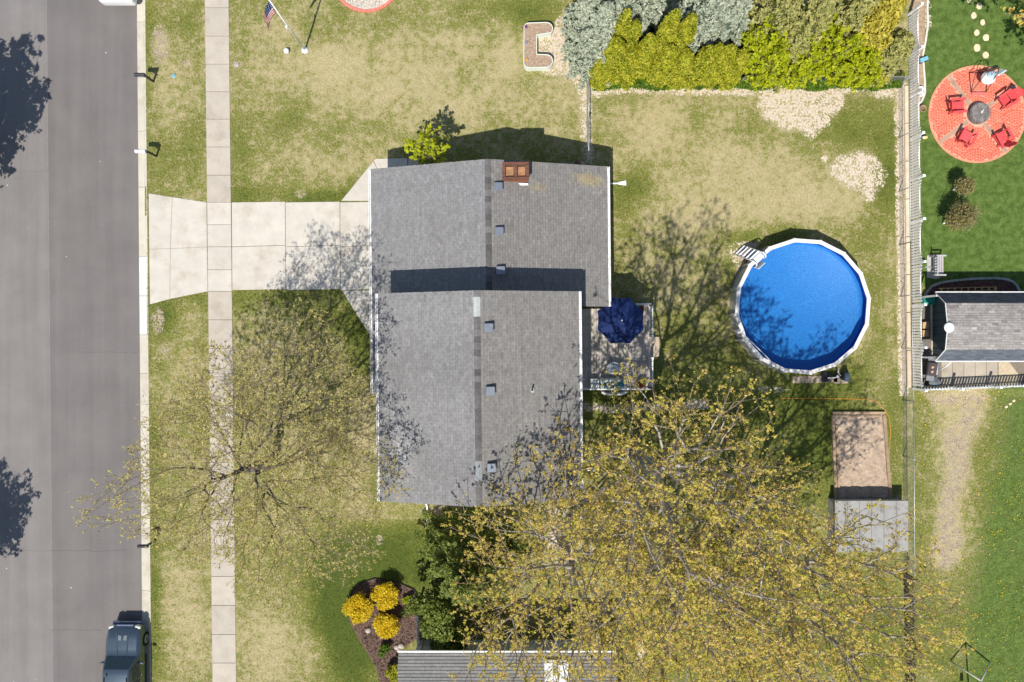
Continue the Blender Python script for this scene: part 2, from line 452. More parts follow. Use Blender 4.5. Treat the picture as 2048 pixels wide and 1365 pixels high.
# blades: real tufts that carry the lawn's own colour fields
nb = 330000
bx = RNG.uniform(-21.5, 30, nb); by = RNG.uniform(-20, 20, nb)
bpx = bx / S + CX; bpy_ = CY - by / S
gg, bb, ll, _b = ground_fields(bpx, bpy_)
keep = ~in_paved(bpx, bpy_, -1.2) & (bb + RNG.normal(0, .14, nb) < 0.42) & (np.hypot(bpx - 1606, bpy_ - 616) > 142)
bx, by, gg, bb, ll = bx[keep], by[keep], gg[keep], bb[keep], ll[keep]
nb = len(bx); ang = RNG.uniform(0, 2 * math.pi, nb); hh = RNG.uniform(.015, .042, nb) * (0.8 + .5 * np.clip(gg, 0, 1)); ww = RNG.uniform(.012, .026, nb); le = RNG.uniform(0.05, .13, nb)
la = ang + RNG.uniform(0.6, 2.5, nb)
v0 = np.stack([bx - np.cos(ang) * ww, by - np.sin(ang) * ww, np.zeros(nb)], 1)
v1 = np.stack([bx + np.cos(ang) * ww, by + np.sin(ang) * ww, np.zeros(nb)], 1)
v2 = np.stack([bx + np.cos(la) * le, by + np.sin(la) * le, hh], 1)
V = np.stack([v0, v1, v2], 1).reshape(-1, 3)
F = np.arange(nb * 3).reshape(-1, 3)
obj("grass", big_mesh("grass", V, F, point_attrs={"green": np.repeat(gg + RNG.normal(0, .18, nb), 3), "bare": np.repeat(bb * .3, 3), "lush": np.repeat(ll, 3)}), M_LAWN, kind="stuff",
    label="short grass blades standing over the lawn")

# ------------------------------------------------------------------ road and kerb
def asphalt(name, col, streak):
    m, nt, N, L, bs = nodes_of(name)
    v = coord(N, L)
    mp = N.new("ShaderNodeMapping"); mp.inputs["Scale"].default_value = (1.0, 0.04, 1.0); L.new(v, mp.inputs[0])
    st = noise(N, L, mp.outputs[0], 1.6, 3); n1 = noise(N, L, v, 0.5, 4); n2 = noise(N, L, v, 55, 2); n3 = noise(N, L, v, 9, 4)
    lo = tuple(c * .86 for c in col); hi = tuple(c * 1.12 for c in col)
    f = math_n(N, L, 'ADD', math_n(N, L, 'MULTIPLY', st, .34), math_n(N, L, 'ADD', math_n(N, L, 'MULTIPLY', n1, .36), math_n(N, L, 'ADD', math_n(N, L, 'MULTIPLY', n2, .15), math_n(N, L, 'MULTIPLY', n3, .15))))
    c = mixc(N, L, smooth(N, L, f, .34, .66), lo, hi)
    vo = N.new("ShaderNodeTexVoronoi"); vo.inputs["Scale"].default_value = 1.1; L.new(v, vo.inputs["Vector"])
    sp = math_n(N, L, 'LESS_THAN', vo.outputs["Distance"], 0.045)
    c = mixc(N, L, math_n(N, L, 'MULTIPLY', sp, math_n(N, L, 'GREATER_THAN', n1, .52)), c, (.45, .43, .40))
    L.new(c, bs.inputs["Base Color"]); bs.inputs["Roughness"].default_value = .88; bs.inputs["Specular IOR Level"].default_value = .25
    bumped(N, L, bs, n2, .35, .01)
    return m
M_ASPH_A = asphalt("asphalt_old_lane", (.200, .183, .173), 1)
M_ASPH_B = asphalt("asphalt_kerb_lane", (.160, .146, .138), 1)
seam = lambda y: 90.5 + 13.0 * y / 1365.0
ys = [-3000, -60, 1430, 4000]
def strip(xa, xb, z, m, name, parent=None, **kw):
    mb = MB()
    for y0, y1 in zip(ys[:-1], ys[1:]):
        mb.prism([XY(xa(y0), y0), XY(xb(y0), y0), XY(xb(y1), y1), XY(xa(y1), y1)], z - .1, z)
    return mb.build(name, m, parent, **kw)
road = strip(lambda y: ROAD_W - 5, lambda y: seam(y) - .35, -0.100, M_ASPH_A, "road", kind="structure", label="grey asphalt street along the front yards")
strip(lambda y: seam(y) + .35, lambda y: road_edge(y) - .2, -0.103, M_ASPH_B, "kerb_lane", road)
strip(lambda y: seam(y) - .34, lambda y: seam(y) + .34, -0.106, mat("seam_sealer", (.30, .285, .265), .9), "lane_seam", road)
# hairline cracks across the road
cm = mat("crack_fill", (.10, .095, .09), .9)
for y0, xa, xb in ((1103, -20, 250), (342, -20, 96), (356, -30, 40), (705, 150, 275), (1262, 96, 200)):
    pts = []
    for i in range(22):
        x = xa + (xb - xa) * i / 21; pts.append(P(x, y0 + random.uniform(-1.2, 1.2)) + Vector((0, 0, -.1005)))
    MB().tube(pts, .005, 4).build("road_crack", cm, road)

CONC = lin(205, 196, 178)
def concrete(name, col, stain=lin(150, 138, 116), amt=.35):
    return mat(name, tuple(c * .76 for c in col), .85, .06, 1.5, 45, .15, dirt=tuple(c * .8 for c in stain), dirt_scale=.9, dirt_amt=amt, rand=.05)
M_WALK = concrete("sidewalk_concrete", lin(200, 190, 174))
M_DRIVE = concrete("driveway_concrete", lin(214, 207, 194), lin(178, 164, 142), .5)
M_CURB = concrete("curb_concrete", lin(214, 206, 188), lin(160, 140, 112), .45)
M_CURB_NEW = concrete("new_curb_concrete", lin(232, 228, 222), lin(205, 198, 186), .2)
M_JOINT = mat("joint_sand", lin(112, 102, 84), .95)

curb = thing("curb", "concrete kerb and gutter strip along the street", "curb"); del curb["category"]; curb["kind"] = "structure"
prof = [(0, -.098), (9.5, -.088), (13, -.045), (15.3, .012), (18.9, .020)]
prof_low = [(0, -.098), (9.5, -.088), (13, -.060), (15.3, -.02), (18.9, .010)]
joints = [-60, -45, 43, 155, 262, 374, 513, 592, 670, 748, 850, 960, 1073, 1183, 1290, 1400, 1430]
for y0, y1 in zip(joints[:-1], joints[1:]):
    mb = MB(); pr = prof_low if y0 >= 374 and y1 <= 670 else prof
    rows = []
    for yy in (y0 + .35, y1 - .35):
        w = (curb_back(yy) - road_edge(yy)) / 18.9
        rows.append([(*XY(road_edge(yy) + o * w, yy), z) for o, z in pr])
    n = len(pr); vs = rows[0] + rows[1] + [(v[0], v[1], -.4) for v in rows[0]] + [(v[0], v[1], -.4) for v in rows[1]]
    fs = []
    for i in range(n - 1):
        fs += [(i, n + i, n + i + 1, i + 1), (2 * n + i, i, i + 1, 2 * n + i + 1), (n + i, 3 * n + i, 3 * n + i + 1, n + i + 1)]
    fs += [(n - 1, 2 * n - 1, 4 * n - 1, 3 * n - 1), (0, 2 * n, 3 * n, n)]
    mb.add(vs, fs)
    mb.build("curb_section", M_CURB_NEW if 513 <= y0 < 670 else M_CURB, curb)
mb = MB().prism([XY(road_edge(-60) - 1, -60), XY(curb_back(-60) + .6, -60), XY(curb_back(1430) + .6, 1430), XY(road_edge(1430) - 1, 1430)], -.42, -.13)
mb.build("curb_bed", M_JOINT, curb)

# ------------------------------------------------------------------ sidewalk slabs
walk = MB().prism([XY(*p) for p in [(walk_l(-60), -60), (walk_r(-60), -60), (walk_r(1430), 1430), (walk_l(1430), 1430)]], -.1, .006).build("sidewalk", M_JOINT, kind="structure", label="pale concrete pavement running beside the street")
wy = [-40, 16, 73, 129, 184, 239, 294.5, 351, 405, 450, 494, 540, 583, 640, 697, 754, 811, 868, 925, 982, 1039, 1096, 1153, 1211, 1269, 1326, 1384, 1420]
for a, b in zip(wy[:-1], wy[1:]):
    dr = 405 <= a < 583
    slab("slab", [(walk_l(a), a), (walk_r(a), a), (walk_r(b), b), (walk_l(b), b)], -.08, .03 + random.uniform(-.003, .003), M_DRIVE if dr else M_WALK, walk, .011)
# ------------------------------------------------------------------ driveway slabs
drive = MB().prism([XY(*p) for p in [(297, 388), (413, 406), (464, 406), (756, 404), (756, 578), (464, 580), (415, 582), (298, 609)]], -.1, .005).build("driveway", M_JOINT, kind="structure", label="wide cream concrete driveway leading to the garage")
# the sidewalk crosses it: sink the bed there
for pts in ([(297.5, 387), (345, 394.5), (341, 497.5), (298.5, 499)], [(345, 394.5), (413.5, 405), (414.5, 494.5), (341, 497.5)], [(298.5, 499), (341, 497.5), (340, 598.5), (300, 609.5)], [(341, 497.5), (414.5, 494.5), (416, 583), (340, 598.5)]):
    slab("slab", pts, -.08, .022, M_DRIVE, drive, .006)
gx_ = [463.5, 571, 680, 757]
for a, b in zip(gx_[:-1], gx_[1:]):
    slab("slab", [(a, 405), (b, 403.5), (b + .5, 491), (a + .5, 494)], -.08, .032, M_DRIVE, drive, .012)
    slab("slab", [(a + .5, 494), (b + .5, 491), (b + 1, 579), (a + 1, 581)], -.08, .032, M_DRIVE, drive, .012)
fw = MB().prism([XY(*p) for p in [(684, 402), (741, 333), (752, 320), (836, 318), (836, 344), (762, 344), (740, 400)]], -.1, .004).build("front_walk", M_JOINT, kind="structure", label="concrete walk hugging the garage corner")
slab("slab", [(682, 402.5), (747, 322.5), (756, 341), (744, 375), (741, 402.5)], -.08, .030, M_DRIVE, fw, .01)
slab("slab", [(747.5, 322), (752, 318), (815, 316.5), (815, 344), (757, 344)], -.08, .030, M_DRIVE, fw, .01)
slab("slab", [(816, 316.5), (838, 316), (838, 345), (816, 345)], -.08, .030, M_WALK, fw, .01)
fw2 = MB().prism([XY(*p) for p in [(684, 581), (738, 581), (766, 640), (766, 702), (753, 688)]], -.1, .004).build("side_walk", M_JOINT, kind="structure", label="concrete walk slanting from driveway to front door")
slab("slab", [(683, 581), (739.5, 581), (753, 610), (730, 655)], -.08, .03, M_DRIVE, fw2, .01)
slab("slab", [(753, 610), (768, 641), (768, 706), (752, 690), (730, 655)], -.08, .03, M_DRIVE, fw2, .01)
M_MULCH = mat("brown_mulch", lin(104, 84, 74), .95, .45, 9, 28, .8, spec=.1)
slab("mulch_corner", [(742, 402), (760, 402), (760, 366), (752, 372)], -.05, .02, M_MULCH, None, 0, kind="structure", label="brown mulch corner beside the garage")
slab("mulch_wedge", [(741, 581), (768, 581), (768, 638)], -.05, .02, mat("red_mulch", lin(96, 58, 52), .95, .4, 9, 28, .8), None, 0, kind="structure", label="reddish mulch wedge below the driveway")
# ------------------------------------------------------------------ roofs
def shingles(name, E0, E1, R0, R1, m, parent, course=.142, tab=.305, seed=1, tintf=None, spread=.10, lift=.012, band=.88, bw=.024):
    """rows of shingle tabs on the slope eave E0-E1, ridge R0-R1 (all Vectors)"""
    r = np.random.default_rng(seed)
    E0, E1, R0, R1 = (np.array(v, float) for v in (E0, E1, R0, R1))
    al = E1 - E0; W = np.linalg.norm(al); al /= W
    up = R0 - E0; Ls = np.linalg.norm(up); up /= Ls
    nrm = np.cross(al, up); nrm *= np.sign(nrm[2])
    Vs = []; Fs = []; T = []
    nc = int(math.ceil(Ls / course))
    vi = 0
    for i in range(nc):
        t0 = i * course; t1 = min(t0 + course * 1.12, Ls)
        off = (i % 2) * tab * .5 + r.uniform(-.02, .02)
        s = np.arange(-off, W, tab)
        s0 = np.clip(s + .003, 0, W); s1 = np.clip(s + tab - .003, 0, W)
        ok = s1 - s0 > .01; s0, s1 = s0[ok], s1[ok]
        k = len(s0)
        if k == 0: continue
        lo = lift * r.uniform(.75, 1.25, k)
        dt = r.uniform(-.004, .004, k)
        A = E0 + np.outer(s0, al) + np.outer(t0 + dt, up) + np.outer(lo, nrm)
        B = E0 + np.outer(s1, al) + np.outer(t0 + dt, up) + np.outer(lo, nrm)
        Cc = E0 + np.outer(s1, al) + np.outer(np.full(k, t1), up) + np.outer(np.full(k, .002), nrm)
        D = E0 + np.outer(s0, al) + np.outer(np.full(k, t1), up) + np.outer(np.full(k, .002), nrm)
        A2 = A - np.outer(lo + .006, nrm); B2 = B - np.outer(lo + .006, nrm)
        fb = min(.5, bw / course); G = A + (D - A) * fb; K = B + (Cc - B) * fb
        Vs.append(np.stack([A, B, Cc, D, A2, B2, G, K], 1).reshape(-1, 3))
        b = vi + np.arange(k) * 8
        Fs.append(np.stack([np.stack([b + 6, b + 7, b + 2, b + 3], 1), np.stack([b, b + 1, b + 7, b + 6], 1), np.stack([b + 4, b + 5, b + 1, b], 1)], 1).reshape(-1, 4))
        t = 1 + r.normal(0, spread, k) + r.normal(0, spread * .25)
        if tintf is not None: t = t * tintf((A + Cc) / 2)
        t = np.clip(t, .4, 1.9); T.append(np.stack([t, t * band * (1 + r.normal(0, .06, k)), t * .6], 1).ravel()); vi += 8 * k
    me = big_mesh(name, np.concatenate(Vs), np.concatenate(Fs), attrs={"tint": np.concatenate(T)})
    return obj(name, me, m, parent, kind="stuff")

def shingle_mat(name, col, fleck=(.6, .6, .58), fl=.16, stain=None):
    m, nt, N, L, bs = nodes_of(name)
    v = coord(N, L)
    n1 = noise(N, L, v, 1.1, 4); n2 = noise(N, L, v, 70, 2); n3 = noise(N, L, v, 6, 4)
    c = mixc(N, L, smooth(N, L, n3, .3, .7), tuple(x * .86 for x in col), tuple(x * 1.12 for x in col))
    c = mixc(N, L, math_n(N, L, 'MULTIPLY', smooth(N, L, n1, .45, .75), .35), c, tuple(x * y for x, y in zip(col, (.80, .77, .73))))
    c = mixc(N, L, math_n(N, L, 'MULTIPLY', smooth(N, L, n2, .6, .75), fl), c, fleck)
    if stain:
        d = smooth(N, L, math_n(N, L, 'ADD', attr(N, "stain"), math_n(N, L, 'MULTIPLY', math_n(N, L, 'SUBTRACT', n3, .5), .9)), .35, .9)
        c = mixc(N, L, math_n(N, L, 'MULTIPLY', d, .34), c, stain)
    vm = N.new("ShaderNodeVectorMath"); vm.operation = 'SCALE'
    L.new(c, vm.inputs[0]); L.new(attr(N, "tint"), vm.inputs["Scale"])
    L.new(vm.outputs[0], bs.inputs["Base Color"]); bs.inputs["Roughness"].default_value = .9; bs.inputs["Specular IOR Level"].default_value = .2
    bumped(N, L, bs, n2, .5, .006)
    return m
M_SH_W = shingle_mat("grey_shingles", (.212, .208, .207))
M_SH_E = shingle_mat("weathered_shingles", (.203, .193, .182), fl=.22, stain=lin(186, 160, 84))
M_SIDING = mat("white_siding", (.70, .69, .66), .6, .05, 2, 20, .05)
M_TRIM = mat("white_trim", (.80, .79, .77), .5, .06, 3, 30, .05, dirt=(.42, .40, .36), dirt_scale=2.0, dirt_amt=.45)
M_METAL_D = mat("dark_vent_metal", (.16, .18, .21), .45, .1, 3, 30, .05, metal=.3)
M_BRICK = mat("chimney_brick", lin(136, 82, 62), .9, .25, 8, 40, .5)
M_CAPS = mat("ridge_cap_shingle", (.125, .119, .114), .9, .18, 9, 70, .4, rand=.34)
M_DECK_ROOF = mat("roof_board", (.10, .095, .09), .9)

HX, HR = -1.2, math.radians(0.6)
house = thing("house", "grey shingled split level house with two gable roofs and white gutters", "house", (HX, 0, 0), HR)
def gable_roof(pref, xw, xe, xr, ze, zr, ys_, yn, seed, tw=None, te=None, parent=house):
    th = .16
    # slab below the shingles (solid), then the shingle tabs, then the ridge pieces
    for side, x0 in (("west", xw), ("east", xe)):
        mb = MB()
        q = [(x0, ys_, ze), (x0, yn, ze), (xr, yn, zr), (xr, ys_, zr)]
        vs = [(a, b, c - .006) for a, b, c in q] + [(a, b, c - th) for a, b, c in q]
        fs = [(0, 1, 2, 3), (7, 6, 5, 4), (0, 4, 5, 1), (1, 5, 6, 2), (2, 6, 7, 3), (3, 7, 4, 0)]
        if side == "east": fs = [f[::-1] for f in fs]
        slope = mb.add(vs, fs).build("roof_slope", M_DECK_ROOF, parent)
        if side == "west":
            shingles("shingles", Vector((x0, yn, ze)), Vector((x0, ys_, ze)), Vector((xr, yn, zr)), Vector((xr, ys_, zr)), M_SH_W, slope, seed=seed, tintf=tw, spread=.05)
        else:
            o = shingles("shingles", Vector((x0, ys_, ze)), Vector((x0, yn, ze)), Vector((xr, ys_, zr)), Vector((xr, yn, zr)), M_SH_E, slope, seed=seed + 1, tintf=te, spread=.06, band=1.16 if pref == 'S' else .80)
            me = o.data
            co = np.zeros(len(me.vertices) * 3, np.float32); me.vertices.foreach_get("co", co); co = co.reshape(-1, 3)
            st = np.zeros(len(co))
            if pref == "N":
                for (sx, sy, rx, ry, a) in ((2.6, 7.7, .9, .35, .75), (5.4, 8.0, 1.5, .3, .6), (5.2, 8.3, .9, .25, .6), (4.0, 8.5, 2.2, .2, .4)):
                    st += a * np.exp(-((co[:, 0] - sx) / rx) ** 2 - ((co[:, 1] - sy) / ry) ** 2)
            at = me.attributes.new("stain", 'FLOAT', 'POINT'); at.data.foreach_set("value", st.astype(np.float32))
        s = -1 if side == "west" else 1
        # gutter: back, floor, front lip
        gt = MB()
        gt.box((x0 + s * .012, (ys_ + yn) / 2, ze - .07), (.024, yn - ys_, .11))
        gt.box((x0 + s * .065, (ys_ + yn) / 2, ze - .105), (.082, yn - ys_ - .004, .02))
        gt.box((x0 + s * .118, (ys_ + yn) / 2, ze - .055), (.026, yn - ys_, .12))
        for yy in np.arange(ys_ + .4, yn, .75): gt.box((x0 + s * .064, yy, ze - .012), (.09, .025, .012))
        gt.build("gutter", M_TRIM, parent)
    ang = math.atan2(zr - ze, xr - xw)
    cap = .30; n = int((yn - ys_) / cap)
    base = None
    for i in range(n):
        y0 = ys_ + (yn - ys_) * i / n; y1 = ys_ + (yn - ys_) * (i + 1) / n
        mb = MB(); w = .155
        dz = math.tan(ang) * w
        vs = []
        for yy, up in ((y0, .026), (y1, .016)):
            vs += [(xr - w, yy, zr - dz + up), (xr, yy, zr + up), (xr + w, yy, zr - dz + up), (xr + w, yy, zr - dz - .01), (xr - w, yy, zr - dz - .01)]
        fs = [(0, 1, 6, 5), (1, 2, 7, 6), (2, 3, 8, 7), (4, 0, 5, 9), (0, 4, 3, 2, 1), (5, 6, 7, 8, 9)]
        mb.add(vs, [f[::-1] for f in fs])
        yield i, n, mb, parent
ZE_N, ZR_N, XW_N, XE_N, XR_N, YS_N, YN_N = 2.9, 4.8, -7.215 - HX, 5.017 - HX, -1.10 - HX, 1.72, 8.96
ZE_S, ZR_S, XW_S, XE_S, XR_S, YS_S, YN_S = 5.44, 6.95, -6.47 - HX, 3.25 - HX, -1.61 - HX, -7.70, 2.357
def tw_s(p):
    # a pale, granule-worn patch low on the front slope
    return 1 + .55 * np.exp(-((p[:, 0] - (-5.4 - HX)) / .55) ** 2 - ((p[:, 1] + 5.4) / 1.5) ** 2) + .06 * np.sin(p[:, 1] * 1.3)
def te_s(p):
    return .95 + .09 * np.exp(-((p[:, 1] + 4.5) / 2.5) ** 2) * (np.sin(p[:, 0] * 22) > .75)
def te_n(p):
    return 1 - .10 * np.exp(-((p[:, 0] - .8) / .6) ** 2 - ((p[:, 1] - 3.3) / .9) ** 2)
M_CAP_PALE = mat("pale_replacement_cap", (.40, .42, .40), .85, .06, 5, 60, .2)
for pref, args in (("N", (XW_N, XE_N, XR_N, ZE_N, ZR_N, YS_N, YN_N, 3, None, te_n)), ("S", (XW_S, XE_S, XR_S, ZE_S, ZR_S, YS_S, YN_S, 7, tw_s, te_s))):
    for i, n, mb, par in gable_roof(pref, *args):
        t = i / n
        pale = pref == "S" and (.855 < t < .955)
        o = mb.build("ridge_cap", M_CAP_PALE if pale else M_CAPS, par)
        if pref == "S" and .10 < t < .2: o.data.materials[0] = mat("blue_grey_cap", (.24, .26, .27), .85, .06, 5, 60, .2)
# low eave that carries on along the front below the upper roof
slope = MB().add([(XW_N, -2.65, ZE_N - .006), (XW_N, 1.715, ZE_N - .006), (XW_N + 1.7, 1.715, ZE_N + .52), (XW_N + 1.7, -2.65, ZE_N + .52), (XW_N, -2.65, ZE_N - .16), (XW_N, 1.715, ZE_N - .16), (XW_N + 1.7, 1.715, ZE_N + .36), (XW_N + 1.7, -2.65, ZE_N + .36)],
    [(3, 2, 1, 0), (4, 5, 6, 7), (1, 5, 4, 0), (2, 6, 5, 1), (3, 7, 6, 2), (0, 4, 7, 3)]).build("porch_slope", M_DECK_ROOF, house)
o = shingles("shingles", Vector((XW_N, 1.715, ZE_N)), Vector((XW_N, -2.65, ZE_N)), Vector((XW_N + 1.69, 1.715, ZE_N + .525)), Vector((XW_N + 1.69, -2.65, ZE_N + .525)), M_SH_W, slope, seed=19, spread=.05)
gt = MB()
gt.box((XW_N - .012, -.47, ZE_N - .07), (.024, 4.36, .11)).box((XW_N - .065, -.47, ZE_N - .105), (.082, 4.35, .02)).box((XW_N - .118, -.47, ZE_N - .055), (.026, 4.36, .12))
gt.build("porch_gutter", M_TRIM, house)
# walls (set back below the eaves)
def walls(xa, xb, ya, yb, zt, xr, zr, name):
    mb = MB()
    vs = [(xa, ya, -.05), (xb, ya, -.05), (xb, yb, -.05), (xa, yb, -.05), (xa, ya, zt), (xb, ya, zt), (xb, yb, zt), (xa, yb, zt), (xr, ya, zr), (xr, yb, zr)]
    fs = [(0, 1, 5, 8, 4), (1, 2, 6, 5), (2, 3, 7, 9, 6), (3, 0, 4, 7)]
    return mb.add(vs, fs).build(name, M_SIDING, house)
wn_ = walls(XW_N + .5, XE_N - .5, YS_N + .3, YN_N - .3, ZE_N - .02, XR_N, ZR_N - .19, "wall")
ws_ = walls(XW_S + .45, XE_S - .45, YS_S + .3, YN_S - .3, ZE_S - .02, XR_S, ZR_S - .19, "wall")
# garage door, front door, windows below the eaves
gd = MB()
for k in range(4): gd.bbox((XW_N + .485, 5.0, .30 + k * .56), (.05, 4.9, .54), .02)
gd.build("garage_door", M_TRIM, house)
M_GLASS = mat("window_glass", (.05, .06, .07), .08, .05, 2, 20, 0, spec=.6)
for (x, y, z, w, h_) in ((XW_S + .44, -5.2, 1.5, 1.8, 1.2), (XW_S + .44, -5.2, 4.1, 1.8, 1.2), (XE_S - .44, -3.2, 4.0, 1.6, 1.2), (XE_S - .44, -5.8, 4.0, 1.2, 1.2), (XE_N - .49, 5.0, 1.6, 1.5, 1.1)):
    f = MB().box((x, y, z), (.06, w + .16, h_ + .16)).build("window", M_TRIM, house)
    MB().box((x, y, z), (.075, w, h_)).build("pane", M_GLASS, f)
dr = MB().box((XE_S - .44, -.6, 1.55), (.06, 1.9, 2.05)).build("patio_door", M_TRIM, house)
MB().box((XE_S - .44, -.6, 1.55), (.075, 1.7, 1.9)).build("pane", M_GLASS, dr)
# roof vents
def vent(px, py, zg):
    p = P(px, py, zg); x, y = p.x - HX, p.y
    mb = MB()
    mb.box((x, y, zg - .05), (.52, .46, .02), ry=.28)
    mb.box((x - .02, y, zg + .05), (.30, .30, .22), ry=.28)
    hood = mb.build("roof_vent", M_METAL_D, house)
    MB().bbox((x, y, zg + .19), (.44, .42, .07), .03, ry=.10).build("vent_hood", mat("vent_hood_metal", (.22, .245, .285), .4, .08, 3, 20, .03, metal=.4), hood)
def slope_z(x, xr, xe, zr, ze): return zr - (zr - ze) * (x - xr) / (xe - xr)
for px, py in ((1000, 375), (1001, 464), (1003, 542)):
    x = P(px, py, 4.6).x - HX; vent(px, py, slope_z(x, XR_N, XE_N, ZR_N, ZE_N))
for px, py in ((978, 656), (980, 782), (981, 935)):
    x = P(px, py, 6.8).x - HX; vent(px, py, slope_z(x, XR_S, XE_S, ZR_S, ZE_S))
p = P(1063, 781, 6.2); zz = slope_z(p.x - HX, XR_S, XE_S, ZR_S, ZE_S)
vp = MB().lathe([(.15, -.03), (.14, .01), (.07, .03), (.055, .05)], 14, (p.x - HX, p.y, zz)).build("vent_flashing", mat("pale_flashing", (.42, .41, .39), .6), house)
MB().lathe([(.045, 0), (.045, .38), (.035, .38), (.035, .15)], 12, (p.x - HX, p.y, zz), close=False).build("vent_pipe", mat("black_pipe", (.02, .02, .022), .5), vp)
# flecks of debris on the back slope
# chimney: brick courses, two flues
ch = P(1035, 341, 5.25); cx, cy = ch.x - HX, ch.y
MB().box((cx, cy, 4.15), (1.16, .74, 1.30)).build("chimney_core", mat("mortar", (.38, .34, .30), .95), house)
chim = house.children[-1]
for k in range(14):
    z = 3.62 + k * .098
    if z + .08 < slope_z(cx + .6, XR_N, XE_N, ZR_N, ZE_N) - .15: continue
    off = .115 if k % 2 else 0
    def run(x0, x1, y, along):
        a = x0 - off
        while a < x1:
            s, e = max(a, x0), min(a + .222, x1)
            if e - s > .04:
                c = (s + e) / 2
                (MB().box((cx + c, cy + y, z), (e - s - .008, .09, .086)) if along == 'x' else MB().box((cx + y, cy + c, z), (.09, e - s - .008, .086))).build("brick", M_BRICK, chim)
            a += .23
    run(-.60, .60, -.36, 'x'); run(-.60, .60, .36, 'x'); run(-.31, .31, -.56, 'y'); run(-.31, .31, .56, 'y')
ztop = 3.62 + 14 * .098
cap = MB()
for y in (-.36, .36): cap.box((cx, cy + y, ztop + .015), (1.30, .15, .13))
for x in (-.575, 0, .575): cap.box((cx + x, cy, ztop + .016), (.15, .60, .128))
cap.build("chimney_crown", mat("crown_brick", lin(104, 70, 56), .9, .2, 8, 40, .4), house)
for x in (-.29, .29):
    MB().box((cx + x, cy, ztop - .08), (.36, .46, .05)).build("flue_cap", mat("rusty_cap", lin(156, 116, 82), .7, .25, 4, 30, .2, dirt=lin(120, 84, 56), dirt_scale=3), house)
MB().box((cx + .02, cy - .50, 4.30), (1.2, .10, .05), rx=.3).build("flashing", M_TRIM, house)
# downspouts lying out on the grass
for pts in ([(1213, 371, .25), (1221, 371, .12), (1238, 370.5, .07), (1255, 370, .06)], [(850, 1003, .3), (851, 1010, .14), (852, 1024, .08), (854, 1042, .06)], [(1160, 941, .3), (1168, 941, .14), (1190, 940, .07)]):
    w = [P(a, b) + Vector((-HX, 0, c)) for a, b, c in pts]
    mb = MB(); mb.tube(w[:3], .055, 4, sm=False)
    a, b = w[-2], w[-1]; d = (b - a).normalized(); n_ = Vector((-d.y, d.x, 0))
    mb.add([a + n_ * .06, a - n_ * .06, b - n_ * .14, b + n_ * .14] + [q + Vector((0, 0, .03)) for q in (a + n_ * .06, a - n_ * .06, b - n_ * .14, b + n_ * .14)], [(4, 5, 6, 7), (0, 3, 2, 1), (0, 1, 5, 4), (1, 2, 6, 5), (2, 3, 7, 6), (3, 0, 4, 7)])
    mb.build("downspout", M_TRIM, house)
for (x, y, zt) in ((XE_N - .46, 8.3, 2.8), (XW_S + .5, -7.3, 5.3), (XE_S - .42, -7.2, 5.3)):
    MB().box((x, y, zt / 2), (.09, .07, zt)).build("downpipe", M_TRIM, house)

# ------------------------------------------------------------------ deck with rails, steps
M_BOARD = mat("weathered_deck_board", lin(178, 170, 160), .85, .16, 3, 26, .3, rand=.10)
ZD = .55
d0, d1 = P(1150, 608, ZD), P(1301, 779, ZD)
deck = thing("deck", "weathered grey timber deck with white baluster rails", "deck", (d0.x, d1.y, 0))
def dpart(mb, name, m, parent=deck):
    o = mb.build(name, m, parent)
    if parent is deck: o.matrix_parent_inverse = Matrix.Translation((-d0.x, -d1.y, 0))
    return o
nb_ = int((d1.x - d0.x) / .146)
for i in range(nb_):
    x = d0.x + (i + .5) * (d1.x - d0.x) / nb_
    yt = d0.y if x > 5.1 else P(0, 618, ZD).y
    dpart(MB().bbox((x, (yt + d1.y) / 2, ZD - .016), (.138, yt - d1.y, .032), .004), "board", M_BOARD)
frame = MB()
for x in (d0.x + .05, d1.x - .03): frame.box((x, (d0.y + d1.y) / 2, ZD - .14), (.05, d0.y - d1.y - .02, .2))
for y in np.linspace(d1.y + .04, d0.y - .04, 6): frame.box(((d0.x + d1.x) / 2, y, ZD - .135), (d1.x - d0.x - .12, .045, .19))
for x in np.linspace(d0.x + .3, d1.x - .15, 4):
    for y in (d1.y + .15, d0.y - .15): frame.box((x, y, .15), (.1, .1, .4))
dpart(frame, "deck_frame", mat("deck_joist", (.30, .27, .24), .9))
def rail(a, b, posts=True):
    a = Vector((a[0], a[1], 0)); b = Vector((b[0], b[1], 0)); d = b - a; Ln = d.length; u = d / Ln; ang = math.atan2(u.y, u.x)
    mid = (a + b) / 2
    rl = dpart(MB().bbox((mid.x, mid.y, ZD + .93), (Ln, .075, .045), .012, rz=ang), "top_rail", M_TRIM)
    dpart(MB().box((mid.x, mid.y, ZD + .12), (Ln, .05, .05), rz=ang), "bottom_rail", M_TRIM)
    n = int(Ln / .125)
    for i in range(1, n):
        q = a + u * (Ln * i / n)
        dpart(MB().box((q.x, q.y, ZD + .52), (.036, .036, .78), rz=ang), "baluster", M_TRIM)
    for q in (a, b):
        dpart(MB().box((q.x, q.y, ZD + .5), (.1, .1, 1.0)).box((q.x, q.y, ZD + 1.02), (.13, .13, .04), taper=.7), "post", M_TRIM)
xe, ys0, yn0 = d1.x - .06, d1.y + .06, d0.y - .06
rail((xe, ys0), (xe, P(0, 716, ZD).y)); rail((xe, P(0, 673, ZD).y), (xe, yn0)); rail((xe, yn0), (P(1225, 0, ZD).x, yn0)); rail((d0.x + .25, ys0), (xe, ys0))
